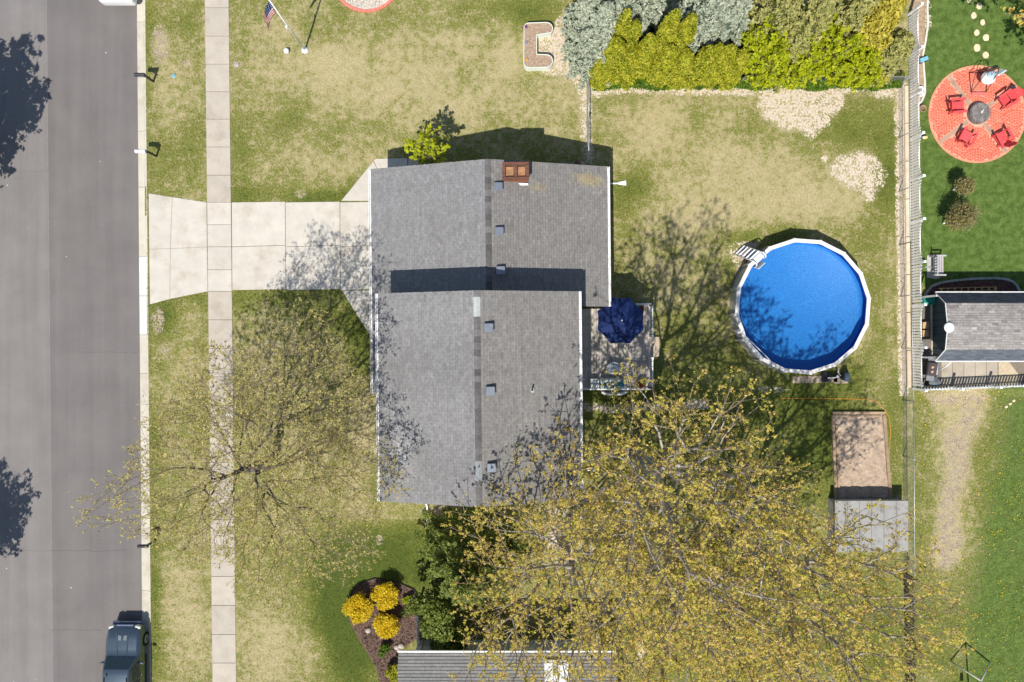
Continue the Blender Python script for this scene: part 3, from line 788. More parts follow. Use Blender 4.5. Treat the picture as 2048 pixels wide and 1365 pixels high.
for k in range(2):
    y0, y1 = P(0, 714, .3).y, P(0, 674, .3).y
    dpart(MB().bbox((d1.x + .15 + k * .27, (y0 + y1) / 2, ZD - .19 * (k + 1) - .02), (.28, y1 - y0, .045), .008).box((d1.x + .04 + k * .27, (y0 + y1) / 2, ZD - .19 * (k + 1) - .12), (.03, y1 - y0 - .02, .16)), "step", mat("tan_step", lin(176, 160, 140), .85, .12, 3, 26, .2))

# ------------------------------------------------------------------ umbrella
up = P(1244, 641, 3.0)
umb = thing("patio_umbrella", "open navy blue octagonal umbrella over the deck", "umbrella", (up.x, up.y, ZD))
M_NAVY = mat("navy_canvas", (.010, .024, .098), .8, .12, 2.2, 60, .1, spec=.2)
R_ = 1.30; zr_, za_ = 2.56 - ZD, 2.98 - ZD
cor = [(R_ * math.cos(math.radians(22.5 + 45 * k)), R_ * math.sin(math.radians(22.5 + 45 * k))) for k in range(8)]
for k in range(8):
    a = Vector((*cor[k], zr_)); b = Vector((*cor[(k + 1) % 8], zr_)); t = Vector((0, 0, za_))
    mb = MB(); rows = []
    n = 6
    for i in range(n + 1):
        f = i / n; row = []
        for j in range(5):
            g = j / 4; q = t.lerp(a.lerp(b, g), f)
            q.z += .10 * math.sin(math.pi * f) * .6 - .05 * math.sin(math.pi * g) * f
            ctr = (1 - .035 * math.sin(math.pi * g) * f)
            row.append((q.x * ctr, q.y * ctr, q.z))
        rows.append(row)
    vs = [v for r in rows for v in r]; fs = []
    for i in range(n):
        for j in range(4): fs.append((i * 5 + j, (i + 1) * 5 + j, (i + 1) * 5 + j + 1, i * 5 + j + 1))
    mb.add(vs, fs, True)
    # valance
    mb.add([rows[n][j] for j in range(5)] + [(v[0], v[1], v[2] - .09) for v in rows[n]], [(j, 5 + j, 6 + j, j + 1) for j in range(4)])
    o = mb.build("canopy_panel", M_NAVY, umb)
    MB().tube([t + Vector((0, 0, -.03)), a.lerp(t, .5) + Vector((0, 0, .02)), a + Vector((0, 0, -.03))], .012, 5).build("rib", M_TRIM, umb)
MB().lathe([(.03, 0), (.045, .03), (.02, .07), (0.004, .08)], 12, (0, 0, za_)).build("finial", M_TRIM, umb)
MB().tube([(0, 0, 0.05), (0, 0, za_)], .022, 10).build("pole", mat("umbrella_pole", (.5, .48, .44), .4), umb)
MB().lathe([(.26, 0), (.26, .05), (.08, .09), (.04, .3)], 20).build("base", mat("umbrella_base", (.05, .05, .055), .6), umb)

# ------------------------------------------------------------------ patio furniture on the deck
M_WICKER = mat("white_wicker", (.62, .63, .62), .7, .12, 20, 60, .4)
M_CUSH = mat("pale_sage_cushion", (.46, .50, .44), .9, .12, 5, 50, .2)
M_TEAL = mat("teal_cushion", (.06, .26, .36), .9, .25, 8, 40, .2)
M_PAT = mat("blue_patterned_cushion", (.42, .52, .52), .9, .4, 14, 40, .2, dirt=(.05, .2, .33), dirt_scale=9, dirt_amt=.9)
def at_deck(px, py, h=.4): 
    p = P(px, py, ZD + h); return (p.x, p.y, ZD)
# loveseat facing north
ls = thing("loveseat", "white wicker loveseat with teal and blue pillows on the deck", "sofa", at_deck(1227, 769, .5), 0.0)
pts = [(-.66, -.38), (-.42, -.47), (0, -.50), (.42, -.47), (.66, -.38)]
mb = MB(); 
mb.prism([(-.62, -.36), (.62, -.36), (.62, .33), (-.62, .33)], .10, .30)
mb.build("seat_base", M_WICKER, ls)
bk = MB()
for (a, b), (c, d) in zip(pts[:-1], pts[1:]):
    m_ = ((a + c) / 2, (b + d) / 2); bk.bbox((*m_, .48), (math.hypot(c - a, d - b) + .03, .10, .74), .03, rz=math.atan2(d - b, c - a), rx=.12)
bk.build("backrest", M_WICKER, ls)
for s in (-1, 1):
    MB().bbox((s * .62, .0, .36), (.15, .72, .44), .05).build("armrest", M_WICKER, ls)
    MB().bbox((s * .27, .0, .37), (.52, .60, .13), .05).build("seat_cushion", M_CUSH, ls)
for x, y, m_, r in ((-.34, -.20, M_PAT, .3), (.36, -.16, M_PAT, -.4), (-.40, -.08, M_TEAL, .7), (.42, -.05, M_TEAL, -.6), (-.05, .02, mat("cream_pillow", (.66, .63, .50), .9, .2, 14, 40, .2), .1)):
    MB().bbox((x, y, .50), (.34, .16 if m_ is not M_TEAL else .2, .30), .06, rz=r, rx=.5).build("pillow", m_, ls)
for sx in (-.55, .55):
    for sy in (-.3, .28): MB().tube([(sx, sy, 0), (sx, sy, .13)], .03, 8).build("leg", M_WICKER, ls)
# oval coffee table
ct = thing("coffee_table", "oval white glass topped table in front of loveseat", "table", at_deck(1228, 737, .45))
def oval(a, b, n=28): return [(a * math.cos(2 * math.pi * k / n), b * math.sin(2 * math.pi * k / n)) for k in range(n)]
mb = MB(); n = 28
o1, o2 = oval(.40, .33), oval(.355, .285)
vs = [(x, y, .47) for x, y in o1] + [(x, y, .47) for x, y in o2] + [(x, y, .42) for x, y in o1] + [(x, y, .42) for x, y in o2]
fs = []
for k in range(n):
    j = (k + 1) % n
    fs += [(k, j, n + j, n + k), (2 * n + j, 2 * n + k, 3 * n + k, 3 * n + j), (2 * n + k, 2 * n + j, j, k), (n + k, n + j, 3 * n + j, 3 * n + k)]
mb.add(vs, fs).build("table_rim", mat("white_enamel", (.78, .79, .80), .35), ct)
MB().prism(oval(.353, .283), .435, .455).build("glass_top", mat("pale_glass", (.40, .45, .47), .12, .15, 3, 20, 0, spec=.6), ct)
for k in range(4):
    a = math.pi / 4 + k * math.pi / 2
    MB().tube([(.30 * math.cos(a), .24 * math.sin(a), 0), (.34 * math.cos(a), .27 * math.sin(a), .43)], .018, 6).build("leg", MATS["white_enamel"], ct)
MB().prism(oval(.24, .18, 18), .20, .215).build("lower_shelf", MATS["white_enamel"], ct)
# armchair / square side table by the wall
st = thing("side_table", "square pale green topped table beside the loveseat", "table", at_deck(1189, 767, .45), .03)
MB().bbox((0, 0, .455), (.50, .50, .04), .02).build("tabletop", mat("pale_green_top", (.50, .55, .52), .4, .06, 3, 20, .02), st)
MB().box((0, 0, .38), (.44, .44, .05)).build("apron", M_WICKER, st)
for sx in (-.2, .2):
    for sy in (-.2, .2): MB().box((sx, sy, .19), (.04, .04, .36)).build("leg", M_WICKER, st)
# small wire plant stand, flower pot
ps = thing("plant_stand", "small round white wire stand left of the flower pot", "stand", at_deck(1264, 766, .4))
for r, z in ((.16, .38), (.11, .385), (.05, .39), (.15, .12)):
    pts = [(r * math.cos(t), r * math.sin(t), z) for t in np.linspace(0, 2 * math.pi, 17)]
    MB().tube(pts, .012, 5, cap=False).build("ring", M_TRIM, ps)
for k in range(6):
    a = k * math.pi / 3
    MB().tube([(.05 * math.cos(a), .05 * math.sin(a), .385), (.16 * math.cos(a), .16 * math.sin(a), .375), (.16 * math.cos(a), .16 * math.sin(a), 0)], .009, 5).build("leg", M_TRIM, ps)
def pot(px, py, r, label, h=.42):
    t = thing("flower_pot", label, "pot", at_deck(px, py, .4))
    MB().lathe([(r * .7, 0), (r * .98, h), (r * 1.05, h), (r * 1.05, h + .03), (r * .9, h + .03), (r * .86, h - .05)], 22, close=False).build("pot", mat("tan_pot", lin(150, 120, 100), .8), t)
    MB().lathe([(.01, h - .06), (r * .87, h - .06)], 22, close=False).build("soil", mat("red_brown_soil", lin(96, 48, 32), .95, .5, 12, 30, .8), t)
    nl = 60; q = RNG.uniform(-1, 1, (nl, 2)) * r * .55
    mb = MB()
    for x, y in q: mb.box((x, y, h - .03 + random.uniform(0, .03)), (.05, .015, .02), rz=random.uniform(0, 3), rx=.5)
    mb.build("dried_stems", mat("dried_stem", lin(150, 84, 48), .9, .4, 12, 30, .2), t)
pot(1283, 768, .24, "round pot of dry reddish stems in the deck corner")
pot(1283, 618, .17, "round brown pot under the umbrella edge by the rail", .34)
# folded white chair against the house wall
fc = thing("folding_chair", "folded white chair leaning beside the house wall on deck", "chair", at_deck(1160, 756, .3), .9)
for k in range(5): MB().box((0, -.16 + k * .08, .55), (.02, .05, .5), ry=.3).build("slat", M_TRIM, fc)
for y in (-.22, .22): MB().tube([(-.12, y, 0), (.14, y, .85)], .015, 6).build("leg", M_TRIM, fc)
# ------------------------------------------------------------------ above-ground pool
PZ = 1.22
pc = P(1606, 613, PZ); PR = 137 * (H - PZ) / FPX
NSEG = 16; rot0 = math.radians(7.0)
pool = thing("swimming_pool", "round above ground pool with white top rails and blue liner", "pool", (pc.x, pc.y, 0))
def ringp(r, k): a = rot0 + 2 * math.pi * k / NSEG; return (r * math.cos(a), r * math.sin(a))
M_PWALL = mat("pool_wall_metal", (.50, .49, .46), .5, .08, 2, 14, .05, dirt=(.30, .26, .22), dirt_scale=1.5)
wallm = MB().lathe([(PR - .06, 0), (PR - .06, PZ - .03)], NSEG * 3, close=False); wallm.build("pool_wall", M_PWALL, pool)
M_RAIL = mat("pool_top_rail", (.74, .71, .67), .5, .06, 3, 26, .05, dirt=(.38, .34, .30), dirt_scale=3.2, dirt_amt=.5)
for k in range(NSEG):
    a0, a1 = ringp(PR, k), ringp(PR, k + 1); b0, b1 = ringp(PR - .21, k), ringp(PR - .21, k + 1)
    f = .012
    L_ = lambda p, q, t: (p[0] + (q[0] - p[0]) * t, p[1] + (q[1] - p[1]) * t)
    MB().prism([L_(a0, a1, f), L_(a0, a1, 1 - f), L_(b0, b1, 1 - f), L_(b0, b1, f)], PZ - .05, PZ, .008).build("top_rail", M_RAIL, pool)
    a = rot0 + 2 * math.pi * k / NSEG
    c = ringp(PR - .105, k)
    MB().bbox((*c, PZ - .005), (.25, .11, .05), .02, rz=a).build("rail_joint", mat("rail_joint_cap", (.64, .61, .58), .5, .06), pool)
    c = ringp(PR - .02, k)
    MB().box((*c, (PZ - .05) / 2), (.10, .14, PZ - .05), rz=a).build("upright", M_PWALL, pool)
def liner_mat():
    m, nt, N, L, bs = nodes_of("blue_pool_liner")
    v = coord(N, L)
    n1 = noise(N, L, v, 34, 2, .7); n2 = noise(N, L, v, 1.3, 3)
    c = mixc(N, L, smooth(N, L, n1, .40, .68), (.007, .130, .40), (.045, .28, .60))
    c = mixc(N, L, math_n(N, L, 'MULTIPLY', smooth(N, L, n2, .4, .7), .35), c, (.008, .155, .43))
    L.new(c, bs.inputs["Base Color"]); bs.inputs["Roughness"].default_value = .6
    return m
M_LINER = liner_mat()
DEPTH = .88
MB().lathe([(PR - .14, PZ - .052), (PR - .145, PZ - DEPTH + .22)], 64, close=False).build("liner_wall", mat("navy_liner_wall", (.004, .035, .26), .5, .12, 4, 30, .02), pool)
MB().lathe([(PR - .145, PZ - DEPTH + .22), (PR - .20, PZ - DEPTH + .10), (PR - .32, PZ - DEPTH), (.01, PZ - DEPTH)], 64, close=False).build("liner_floor", M_LINER, pool)
def water_mat():
    m, nt, N, L, bs = nodes_of("pool_water")
    N.remove(bs)
    tr = N.new("ShaderNodeBsdfTransparent"); tr.inputs[0].default_value = (.86, .95, 1.0, 1)
    gl = N.new("ShaderNodeBsdfGlossy"); gl.inputs["Roughness"].default_value = .04
    fr = N.new("ShaderNodeFresnel"); fr.inputs[0].default_value = 1.33
    nz = noise(N, L, coord(N, L), 2.5, 3)
    b = N.new("ShaderNodeBump"); b.inputs["Strength"].default_value = .15; b.inputs["Distance"].default_value = .05
    L.new(nz, b.inputs["Height"]); L.new(b.outputs[0], gl.inputs["Normal"]); L.new(b.outputs[0], fr.inputs["Normal"])
    mx = N.new("ShaderNodeMixShader"); L.new(fr.outputs[0], mx.inputs[0]); L.new(tr.outputs[0], mx.inputs[1]); L.new(gl.outputs[0], mx.inputs[2])
    L.new(mx.outputs[0], N["Material Output"].inputs[0])
    return m
MB().lathe([(PR - .15, PZ - .24), (.01, PZ - .24)], 48, close=False).build("water_surface", water_mat(), pool)
# vacuum pole laid across the rim
a, b = P(1487, 668, PZ + .05), P(1577, 759, PZ - .1)
vpole = thing("pool_pole", "long thin white pole lying across the pool's lower left rim", "pole", (a.x, a.y, 0))
MB().tube([(0, 0, PZ + .03), ((b - a).x * .75, (b - a).y * .75, PZ + .03)], .018, 6).build("shaft", M_TRIM, vpole)
MB().tube([((b - a).x * .75, (b - a).y * .75, PZ + .03), ((b - a).x, (b - a).y, PZ + .03)], .013, 6).build("handle", mat("grey_plastic", (.35, .35, .36), .5), vpole)
# skimmer box
sk = P(1478, 663, PZ)
skt = thing("pool_skimmer", "grey skimmer box clipped on the pool's left rim", "skimmer", (sk.x, sk.y, 0), .4)
MB().bbox((-.02, 0, PZ - .18), (.26, .30, .36), .03).build("housing", MATS["grey_plastic"], skt)
MB().lathe([(.12, 0), (.12, .03), (.10, .035)], 16, (0, 0, PZ)).build("lid", mat("pale_plastic", (.55, .53, .5), .5), skt)
# ladder
la = P(1513, 514, PZ + .2)
u_ = Vector((pc.x - la.x, pc.y - la.y)).normalized(); ang = math.atan2(u_.y, u_.x)
lad = thing("pool_ladder", "white A-frame ladder straddling the pool's upper left rim", "ladder", (la.x, la.y, 0), ang)
M_WPL = mat("white_plastic", (.80, .81, .82), .4, .03, 2, 20, .02)
for s in (-.34, .34):
    MB().tube([(-.78, s, .0), (-.02, s, PZ + .28), (.06, s, PZ + .42), (.26, s, PZ + .42), (.34, s, PZ + .25), (.42, s * .9, PZ - .5)], .035, 8).build("side_rail", M_WPL, lad)
for k in range(5):
    t = (k + .6) / 5.2; x = -.78 + .76 * t; z = (PZ + .28) * t
    MB().bbox((x, 0, z), (.13, .66, .035), .01, ry=-.0).build("tread", M_WPL, lad)
MB().bbox((.12, 0, PZ + .20), (.34, .62, .05), .02).build("platform", M_WPL, lad)
MB().bbox((.46, -.12, PZ - .1), (.06, .50, .62), .03, ry=.35).build("inner_panel", mat("pale_blue_plastic", (.62, .72, .76), .4), lad)
# pavers the ladder and pump stand on
M_PAVER = mat("tan_paver", lin(168, 152, 132), .9, .16, 3, 30, .3, rand=.12)
pp = thing("stone_pad", "tan paving stones under the pool ladder", "paving", tuple(P(1500, 505)))
for i, (px, py, w, h_, r) in enumerate(((1496, 497, .5, .42, .7), (1510, 490, .42, .3, .7), (1484, 512, .5, .42, .7), (1497, 514, .42, .42, .7), (1486, 530, .4, .3, .9), (1477, 549, .5, .22, 1.15), (1472, 566, .5, .2, 1.25))):
    p = P(px, py) - P(1500, 505); MB().bbox((p.x, p.y, .02), (w, h_, .06), .012, rz=r).build("paver", M_PAVER, pp)
pp2 = thing("stone_pad", "row of tan paving stones below the pool pump", "paving", tuple(P(1630, 763)))
for k in range(6):
    p = P(1592 + k * 15, 760 - k * .4) - P(1630, 763); MB().bbox((p.x, p.y, .015), (.40, .38, .06), .012, rz=random.uniform(-.04, .04)).build("paver", M_PAVER, pp2)
for k in range(2):
    p = P(1674 + k * 15, 760) - P(1630, 763); MB().bbox((p.x, p.y, .015), (.40, .40, .06), .012).build("paver", M_PAVER, pp2)
# pump and filter
M_BLK = mat("black_plastic", (.018, .02, .024), .4, .1, 4, 20, .03)
pm = thing("pool_pump", "black pump and filter tank beside the lower pool rim", "pump", (P(1668, 755).x, P(1668, 755).y, .045))
MB().lathe([(.20, 0), (.22, .06), (.22, .46), (.17, .56), (.05, .60)], 20, (.46, .05, 0)).build("filter_tank", M_BLK, pm)
MB().bbox((.46, .05, .60), (.28, .50, .10), .05).build("tank_lid", mat("blue_grey_lid", (.05, .08, .11), .35), pm)
MB().bbox((-.52, .02, .05), (.42, .56, .10), .03).build("base_plate", M_BLK, pm)
MB().tube([(-.45, .08, .22), (-.10, .08, .22)], .13, 14).build("motor", M_BLK, pm)
MB().lathe([(.12, 0), (.13, .28), (.10, .33), (.06, .36)], 16, (.02, .06, .02)).build("strainer", M_BLK, pm)
MB().lathe([(.075, .36), (.085, .40), (.045, .41)], 14, (.02, .06, .02)).build("strainer_ring", M_TRIM, pm)
MB().tube([(-.50, -.02, .33), (-.1, .0, .36), (.02, .06, .30)], .028, 8).build("white_pipe", M_TRIM, pm)
MB().tube([(-.06, .55, .7), (-.02, .38, .55), (.1, .25, .3), (.25, .1, .25)], .04, 8).build("hose", mat("grey_hose", (.45, .44, .42), .6), pm)
MB().tube([(.7, .45, .03), (.78, .2, .02), (.72, -.2, .02)], .018, 6).build("cord", M_BLK, pm)

# ------------------------------------------------------------------ chain-link fences
M_GALV = mat("galvanised_steel", (.46, .46, .45), .45, .1, 4, 30, .03, metal=.5)
def chain_link(pts, label, h=1.18, posts=107.0):
    base = P(*pts[0])
    t = thing("chain_link_fence", label, "fence", tuple(base))
    k = 0
    for (a, b) in zip(pts[:-1], pts[1:]):
        A, B = P(*a) - base, P(*b) - base; d = B - A; Ln = d.length; u = d / Ln; nrm = Vector((-u.y, u.x, 0))
        MB().tube([A + Vector((0, 0, h)), B + Vector((0, 0, h))], .021, 6).build("top_rail", M_GALV, t)
        n = max(1, round(Ln / S / posts))
        for i in range(n + 1):
            q = A + d * (i / n)
            MB().tube([q, q + Vector((0, 0, h + .04))], .03, 7).build("post", M_GALV, t)
        # woven wire: two sets of slanting wires
        wv = []; wf = []; st = .075; r = .0016
        m_ = int((Ln + h) / st); o = 0
        for i in range(m_):
            for s in (0, 1):
                x0, x1 = i * st - h, i * st
                t0 = max(0, -x0 / h); t1 = min(1, (Ln - x0) / h)
                if t1 <= t0: continue
                e = [(x0 + h * tt, .04 + (h - .06) * (tt if s == 0 else 1 - tt)) for tt in (t0, t1)]
                for (x, z) in e:
                    c = A + u * x + Vector((0, 0, z)) + nrm * (r if s else -r)
                    wv += [c + nrm * r, c - nrm * r, c + u * r * 1.4]
                wf += [(o, o + 1, o + 4, o + 3), (o + 1, o + 2, o + 5, o + 4), (o + 2, o, o + 3, o + 5)]; o += 6
        me = big_mesh("wire_mesh", np.array([tuple(v) for v in wv]), np.array(wf))
        obj("wire_mesh", me, M_GALV, t, kind="stuff")
    return t
chain_link([(1796, 170), (1799, 490), (1805, 800), (1807, 1138)], "long grey chain link fence running beside the white picket fence")
chain_link([(1478, 168), (1796, 168)], "chain link fence half buried in the shrub row", posts=100)
cl = chain_link([(1174, 172), (1173, 247)], "short chain link fence by the hedge end", posts=80)
gate = chain_link([(1173, 252), (1173.5, 329)], "chain link gate panel closing the gap beside the house", posts=80)
gate["category"] = "gate"; gate.name = "chain_link_gate"
chain_link([(1113, 1028), (1116, 1135)], "chain link run below the house under the trees", posts=60)

# ------------------------------------------------------------------ white picket fences
M_PICK = mat("white_picket_paint", (.88, .88, .88), .5, .05, 3, 30, .03)
def picket_fence(a, b, label, posts, sp=.158, h=1.2, dip=.28, m=M_PICK, pw=.108, group=None, cap=True, flip=1):
    A, B = P(*a), P(*b); t = thing("picket_fence", label, "fence", tuple(A)); d = B - A; Ln = d.length; u = d / Ln; ang = math.atan2(u.y, u.x); nrm = Vector((-u.y, u.x, 0)) * flip
    pk = None
    me_cache = {}
    n = int(Ln / sp)
    ps = [Ln * i / posts for i in range(posts + 1)]
    for z in (.28, .92):
        for p0, p1 in zip(ps[:-1], ps[1:]):
            c = u * ((p0 + p1) / 2) + nrm * .03
            MB().box((c.x, c.y, z), (p1 - p0 - .12, .035, .085), rz=ang).build("rail", m, t)
    for s in ps:
        q = u * s + nrm * .03
        MB().box((q.x, q.y, (h + .22) / 2), (.115, .115, h + .22), rz=ang).box((q.x, q.y, h + .24), (.15, .15, .05), rz=ang, taper=.6).build("post", m, t)
    seg = Ln / posts
    for i in range(n):
        s = (i + .5) * Ln / n
        f = (s % seg) / seg
        if min(f, 1 - f) * seg < .09: continue
        hh = round((h + .06 - dip * math.sin(math.pi * f)) / .03) * .03
        if hh not in me_cache:
            mb = MB(); w = pw / 2
            mb.add([(-w, -.011, .06), (w, -.011, .06), (w, -.011, hh - .07), (0, -.011, hh), (-w, -.011, hh - .07), (-w, .011, .06), (w, .011, .06), (w, .011, hh - .07), (0, .011, hh), (-w, .011, hh - .07)],
                   [(0, 1, 2, 3, 4), (9, 8, 7, 6, 5), (0, 5, 6, 1), (1, 6, 7, 2), (2, 7, 8, 3), (3, 8, 9, 4), (4, 9, 5, 0)])
            me_cache[hh] = mb.mesh("picket")
        o = obj("picket", me_cache[hh], m, t)
        q = u * s; o.location = (q.x, q.y, 0); o.rotation_euler = (random.uniform(-.012, .012), 0, ang)
    return t
picket_fence((1816, 30), (1824, 778), "long white picket fence with scalloped tops between the yards", 9)
picket_fence((1826, 779), (2120, 768), "white picket fence closing the patio below the shed", 4, h=1.05, dip=.1)
M_OLDW = mat("old_fence_wood", lin(104, 92, 82), .9, .2, 4, 30, .3)
picket_fence((1806, 1146), (1812, 1420), "old brown wooden picket fence under the tree branches", 4, sp=.30, h=1.15, dip=0, m=M_OLDW, pw=.14)
picket_fence((838, 1203), (838, 1283), "short white fence panel beside the mulch bed", 1, h=1.0, dip=0)
# landscape timber edge between the fences
tm = thing("landscape_timber", "long weathered timber edging between the two back fences", "timber", tuple(P(1811, 170)))
M_TIMB = mat("weathered_timber", lin(206, 188, 162), .9, .12, 3, 26, .3, rand=.08)
yy = np.linspace(172, 776, 9)
for a, b in zip(yy[:-1], yy[1:]):
    xa = 1811 + 6 * (a - 170) / 610; xb = 1811 + 6 * (b - 170) / 610
    A, B = P(xa, a + .6) - P(1811, 170), P(xb, b - .6) - P(1811, 170); c = (A + B) / 2
    MB().bbox((c.x, c.y, .05), ((B - A).length, .22, .14), .03, rz=math.atan2((B - A).y, (B - A).x)).build("timber", M_TIMB, tm)

# ------------------------------------------------------------------ fire-pit patio
pcx = P(1954, 229)
patio = MB().lathe([(97.5 * S, -.05), (97.5 * S, .024)], 72, tuple(pcx)).build("patio", mat("patio_joint", lin(214, 160, 136), .9, .1), kind="structure", label="round red stamped patio around the fire pit")
def fan_stones():
    r_ = np.random.default_rng(3); R = 1.02; w = R * 1.42; h_ = R * .71
    Vs = []; Fs = []; T = []
    ctr = []
    for j in range(-8, 9):
        for i in range(-4, 5):
            ctr.append(((i + (j % 2) * .5) * w, j * h_))
    def owner(x, y):
        best = None
        for (a, b) in ctr:
            if (x - a) ** 2 + (y - b) ** 2 < R * R and y >= b - 1e-6 - R:
                if best is None or b < best[1]: best = (a, b)
        return best
    for c in ctr:
        if math.hypot(*c) > 98 * S + R: continue
        for ring in range(7):
            r0 = R * ring / 7 + .008; r1 = R * (ring + 1) / 7 - .008
            n = max(4, int(2 * math.pi * (r0 + r1) / 2 / .15))
            for k in range(n):
                a0 = 2 * math.pi * (k + .06 + (ring % 2) * .5) / n; a1 = 2 * math.pi * (k + .94 + (ring % 2) * .5) / n
                am = (a0 + a1) / 2; rm = (r0 + r1) / 2
                x, y = c[0] + rm * math.cos(am), c[1] + rm * math.sin(am)
                d = math.hypot(x, y)
                if d > 97.5 * S - .12 or d < .7: continue
                if owner(x, y) != c: continue
                # the four dividing bands
                if min(abs(x * math.cos(t) + y * math.sin(t)) for t in BANDS) < .15: continue
                z = .030 + r_.uniform(-.003, .003)
                Vs += [(c[0] + q * math.cos(t), c[1] + q * math.sin(t), z) for q, t in ((r0, a0), (r1, a0), (r1, a1), (r0, a1))]
                o = len(Vs) - 4; Vs += [(v[0], v[1], .01) for v in Vs[o:o + 4]]
                Fs += [(o, o + 1, o + 2, o + 3), (o, o + 4, o + 5, o + 1), (o + 1, o + 5, o + 6, o + 2), (o + 2, o + 6, o + 7, o + 3), (o + 3, o + 7, o + 4, o)]
                T += [r_.uniform(.86, 1.14)] * 5
    Vs = np.array(Vs) + np.array([pcx.x, pcx.y, 0])
    return big_mesh("fan_stones", Vs, np.array(Fs), attrs={"tint": np.array(T)})
BANDS = (math.radians(90 + 45 - 8), math.radians(45 - 8 + 0))
o = obj("fan_stones", fan_stones(), mat("red_stamped_stone", lin(204, 100, 78), .8, .12, 1.2, 30, .2, tint=True, dirt=lin(186, 132, 108), dirt_scale=.8, dirt_amt=.8), patio, kind="stuff")
for a in BANDS:
    d = Vector((-math.sin(a), math.cos(a), 0)); n_ = Vector((math.cos(a), math.sin(a), 0))
    for s in (-1, 1):
        nblk = 7
        for k in range(nblk):
            r0 = .66 + (97.5 * S - .72) * k / nblk; r1 = .66 + (97.5 * S - .72) * (k + 1) / nblk - .01
            q = pcx + d * s * (r0 + r1) / 2
            MB().box((q.x, q.y, .022), (r1 - r0, .24, .026), rz=math.atan2(d.y, d.x)).build("band_stone", mat("grey_band_stone", lin(172, 142, 122), .9, .12, 3, 30, .2, rand=.1), patio)
# rim of the patio
for k in range(48):
    a0 = 2 * math.pi * k / 48 + .003; a1 = 2 * math.pi * (k + 1) / 48 - .003
    r0, r1 = 97.5 * S - .10, 97.5 * S + .01
    MB().prism([(pcx.x + r * math.cos(t), pcx.y + r * math.sin(t)) for r, t in ((r0, a0), (r1, a0), (r1, a1), (r0, a1))], 0, .034).build("edge_stone", mat("pink_edge_stone", lin(206, 142, 112), .9, .1, 3, 30, .2, rand=.1), patio)
# fire pit
fp0 = P(1960, 226, .3)
fpit = thing("fire_pit", "round grey fire pit with slatted lid in the patio centre", "fire pit", (fp0.x, fp0.y, .03))
M_STONE = mat("dark_pit_stone", lin(112, 108, 106), .9, .2, 4, 30, .4, rand=.18)
for row in range(3):
    for k in range(18):
        a = 2 * math.pi * (k + .5 * (row % 2)) / 18
        MB().bbox((.50 * math.cos(a), .50 * math.sin(a), .05 + row * .105), (.14, .172, .10), .015, rz=a).build("stone", M_STONE, fpit)
for k in range(11):
    x = -.48 + k * .096; hw = math.sqrt(max(.01, .53 ** 2 - x * x))
    MB().box((x, 0, .345), (.088, 2 * hw, .03)).build("lid_board", mat("grey_lid_wood", lin(120, 116, 112), .9, .3, 4, 20, .3, rand=.15), fpit)
mb = MB()
for k in range(5): mb.blob((.02 + random.uniform(-.1, .1), .02 + random.uniform(-.1, .12), .385), (.05, .035, .03), seed=k)
mb.build("pebble", mat("pale_pebble", (.6, .58, .52), .8), fpit)
# adirondack chairs
M_RED = mat("red_chair_plastic", lin(214, 80, 84), .55, .10, 4, 30, .05)
def adirondack():
    t = thing("adirondack_chair", "x", "chair")
    for k in range(5): MB().box((.34 - k * .115, 0, .36 - k * .028), (.108, .54, .022), ry=-.24).build("seat_slat", M_RED, t)
    for k in range(5):
        y = -.22 + k * .11; hh = .80 - abs(k - 2) * .05
        MB().box((-.26 - hh * .19, y, .22 + hh * .46), (.022, .102, hh), ry=-.40).build("back_slat", M_RED, t)
    for s in (-1, 1):
        MB().bbox((.06, s * .35, .58), (.78, .13, .026), .01).build("armrest", M_RED, t)
        MB().box((.36, s * .31, .29), (.10, .03, .58)).build("leg", M_RED, t)
        MB().box((-.26, s * .30, .27), (.08, .03, .56)).build("leg", M_RED, t)
        MB().box((.0, s * .275, .24), (.95, .025, .12), ry=.28).build("side_rail", M_RED, t)
    MB().box((-.40, 0, .55), (.03, .60, .07)).build("back_brace", M_RED, t)
    return t
proto = None
for px, py, aim, lb in ((1912, 214, 5, "red slatted armchair on the patio left of the fire pit"), (1931, 277, 62, "red slatted armchair below and left of the fire pit"), (2006, 278, 118, "red slatted armchair below and right of the fire pit"), (2014, 199, 215, "red slatted armchair above and right of the fire pit")):
    o = adirondack() if proto is None else copy_tree(proto); proto = proto or o
    q = P(px, py, .35); o.location = (q.x, q.y, .03); o.rotation_euler = (0, 0, math.radians(aim)); o["label"] = lb; o["group"] = "red armchairs round the fire pit"
# hanging swing chair
sw0 = P(1957, 163, 0)
sw = thing("hanging_seat", "black framed hanging chair with pale cushion at patio top", "swing chair", (sw0.x, sw0.y, .03))
M_BLACKM = mat("black_tube_metal", (.03, .022, .022), .5)
fr = [(-.55, .45), (.5, .45), (.38, -.62), (-.45, -.62)]
for i in range(4): MB().tube([(*fr[i], .03), (*fr[(i + 1) % 4], .03)], .02, 6).build("base_tube", M_BLACKM, sw)
MB().tube([(-.45, -.62, .03), (-.30, .1, 1.25), (-.1, .25, 1.5)], .02, 6).build("upright", M_BLACKM, sw)
MB().tube([(.38, -.62, .03), (.30, .1, 1.25), (.1, .25, 1.5)], .02, 6).build("upright", M_BLACKM, sw)
MB().tube([(-.55, .45, .03), (-.3, .3, 1.3), (-.1, .25, 1.5), (.1, .25, 1.5), (.3, .3, 1.3), (.5, .45, .03)], .02, 6).build("arch", M_BLACKM, sw)
MB().tube([(0, .25, 1.5), (.12, 0, .95)], .012, 5).build("hanger", M_BLACKM, sw)
MB().blob((.12, -.05, .62), (.42, .34, .20), 16, 8, .05, 4).build("cushion", mat("white_cushion", (.66, .68, .68), .9, .08, 4, 30, .2), sw)
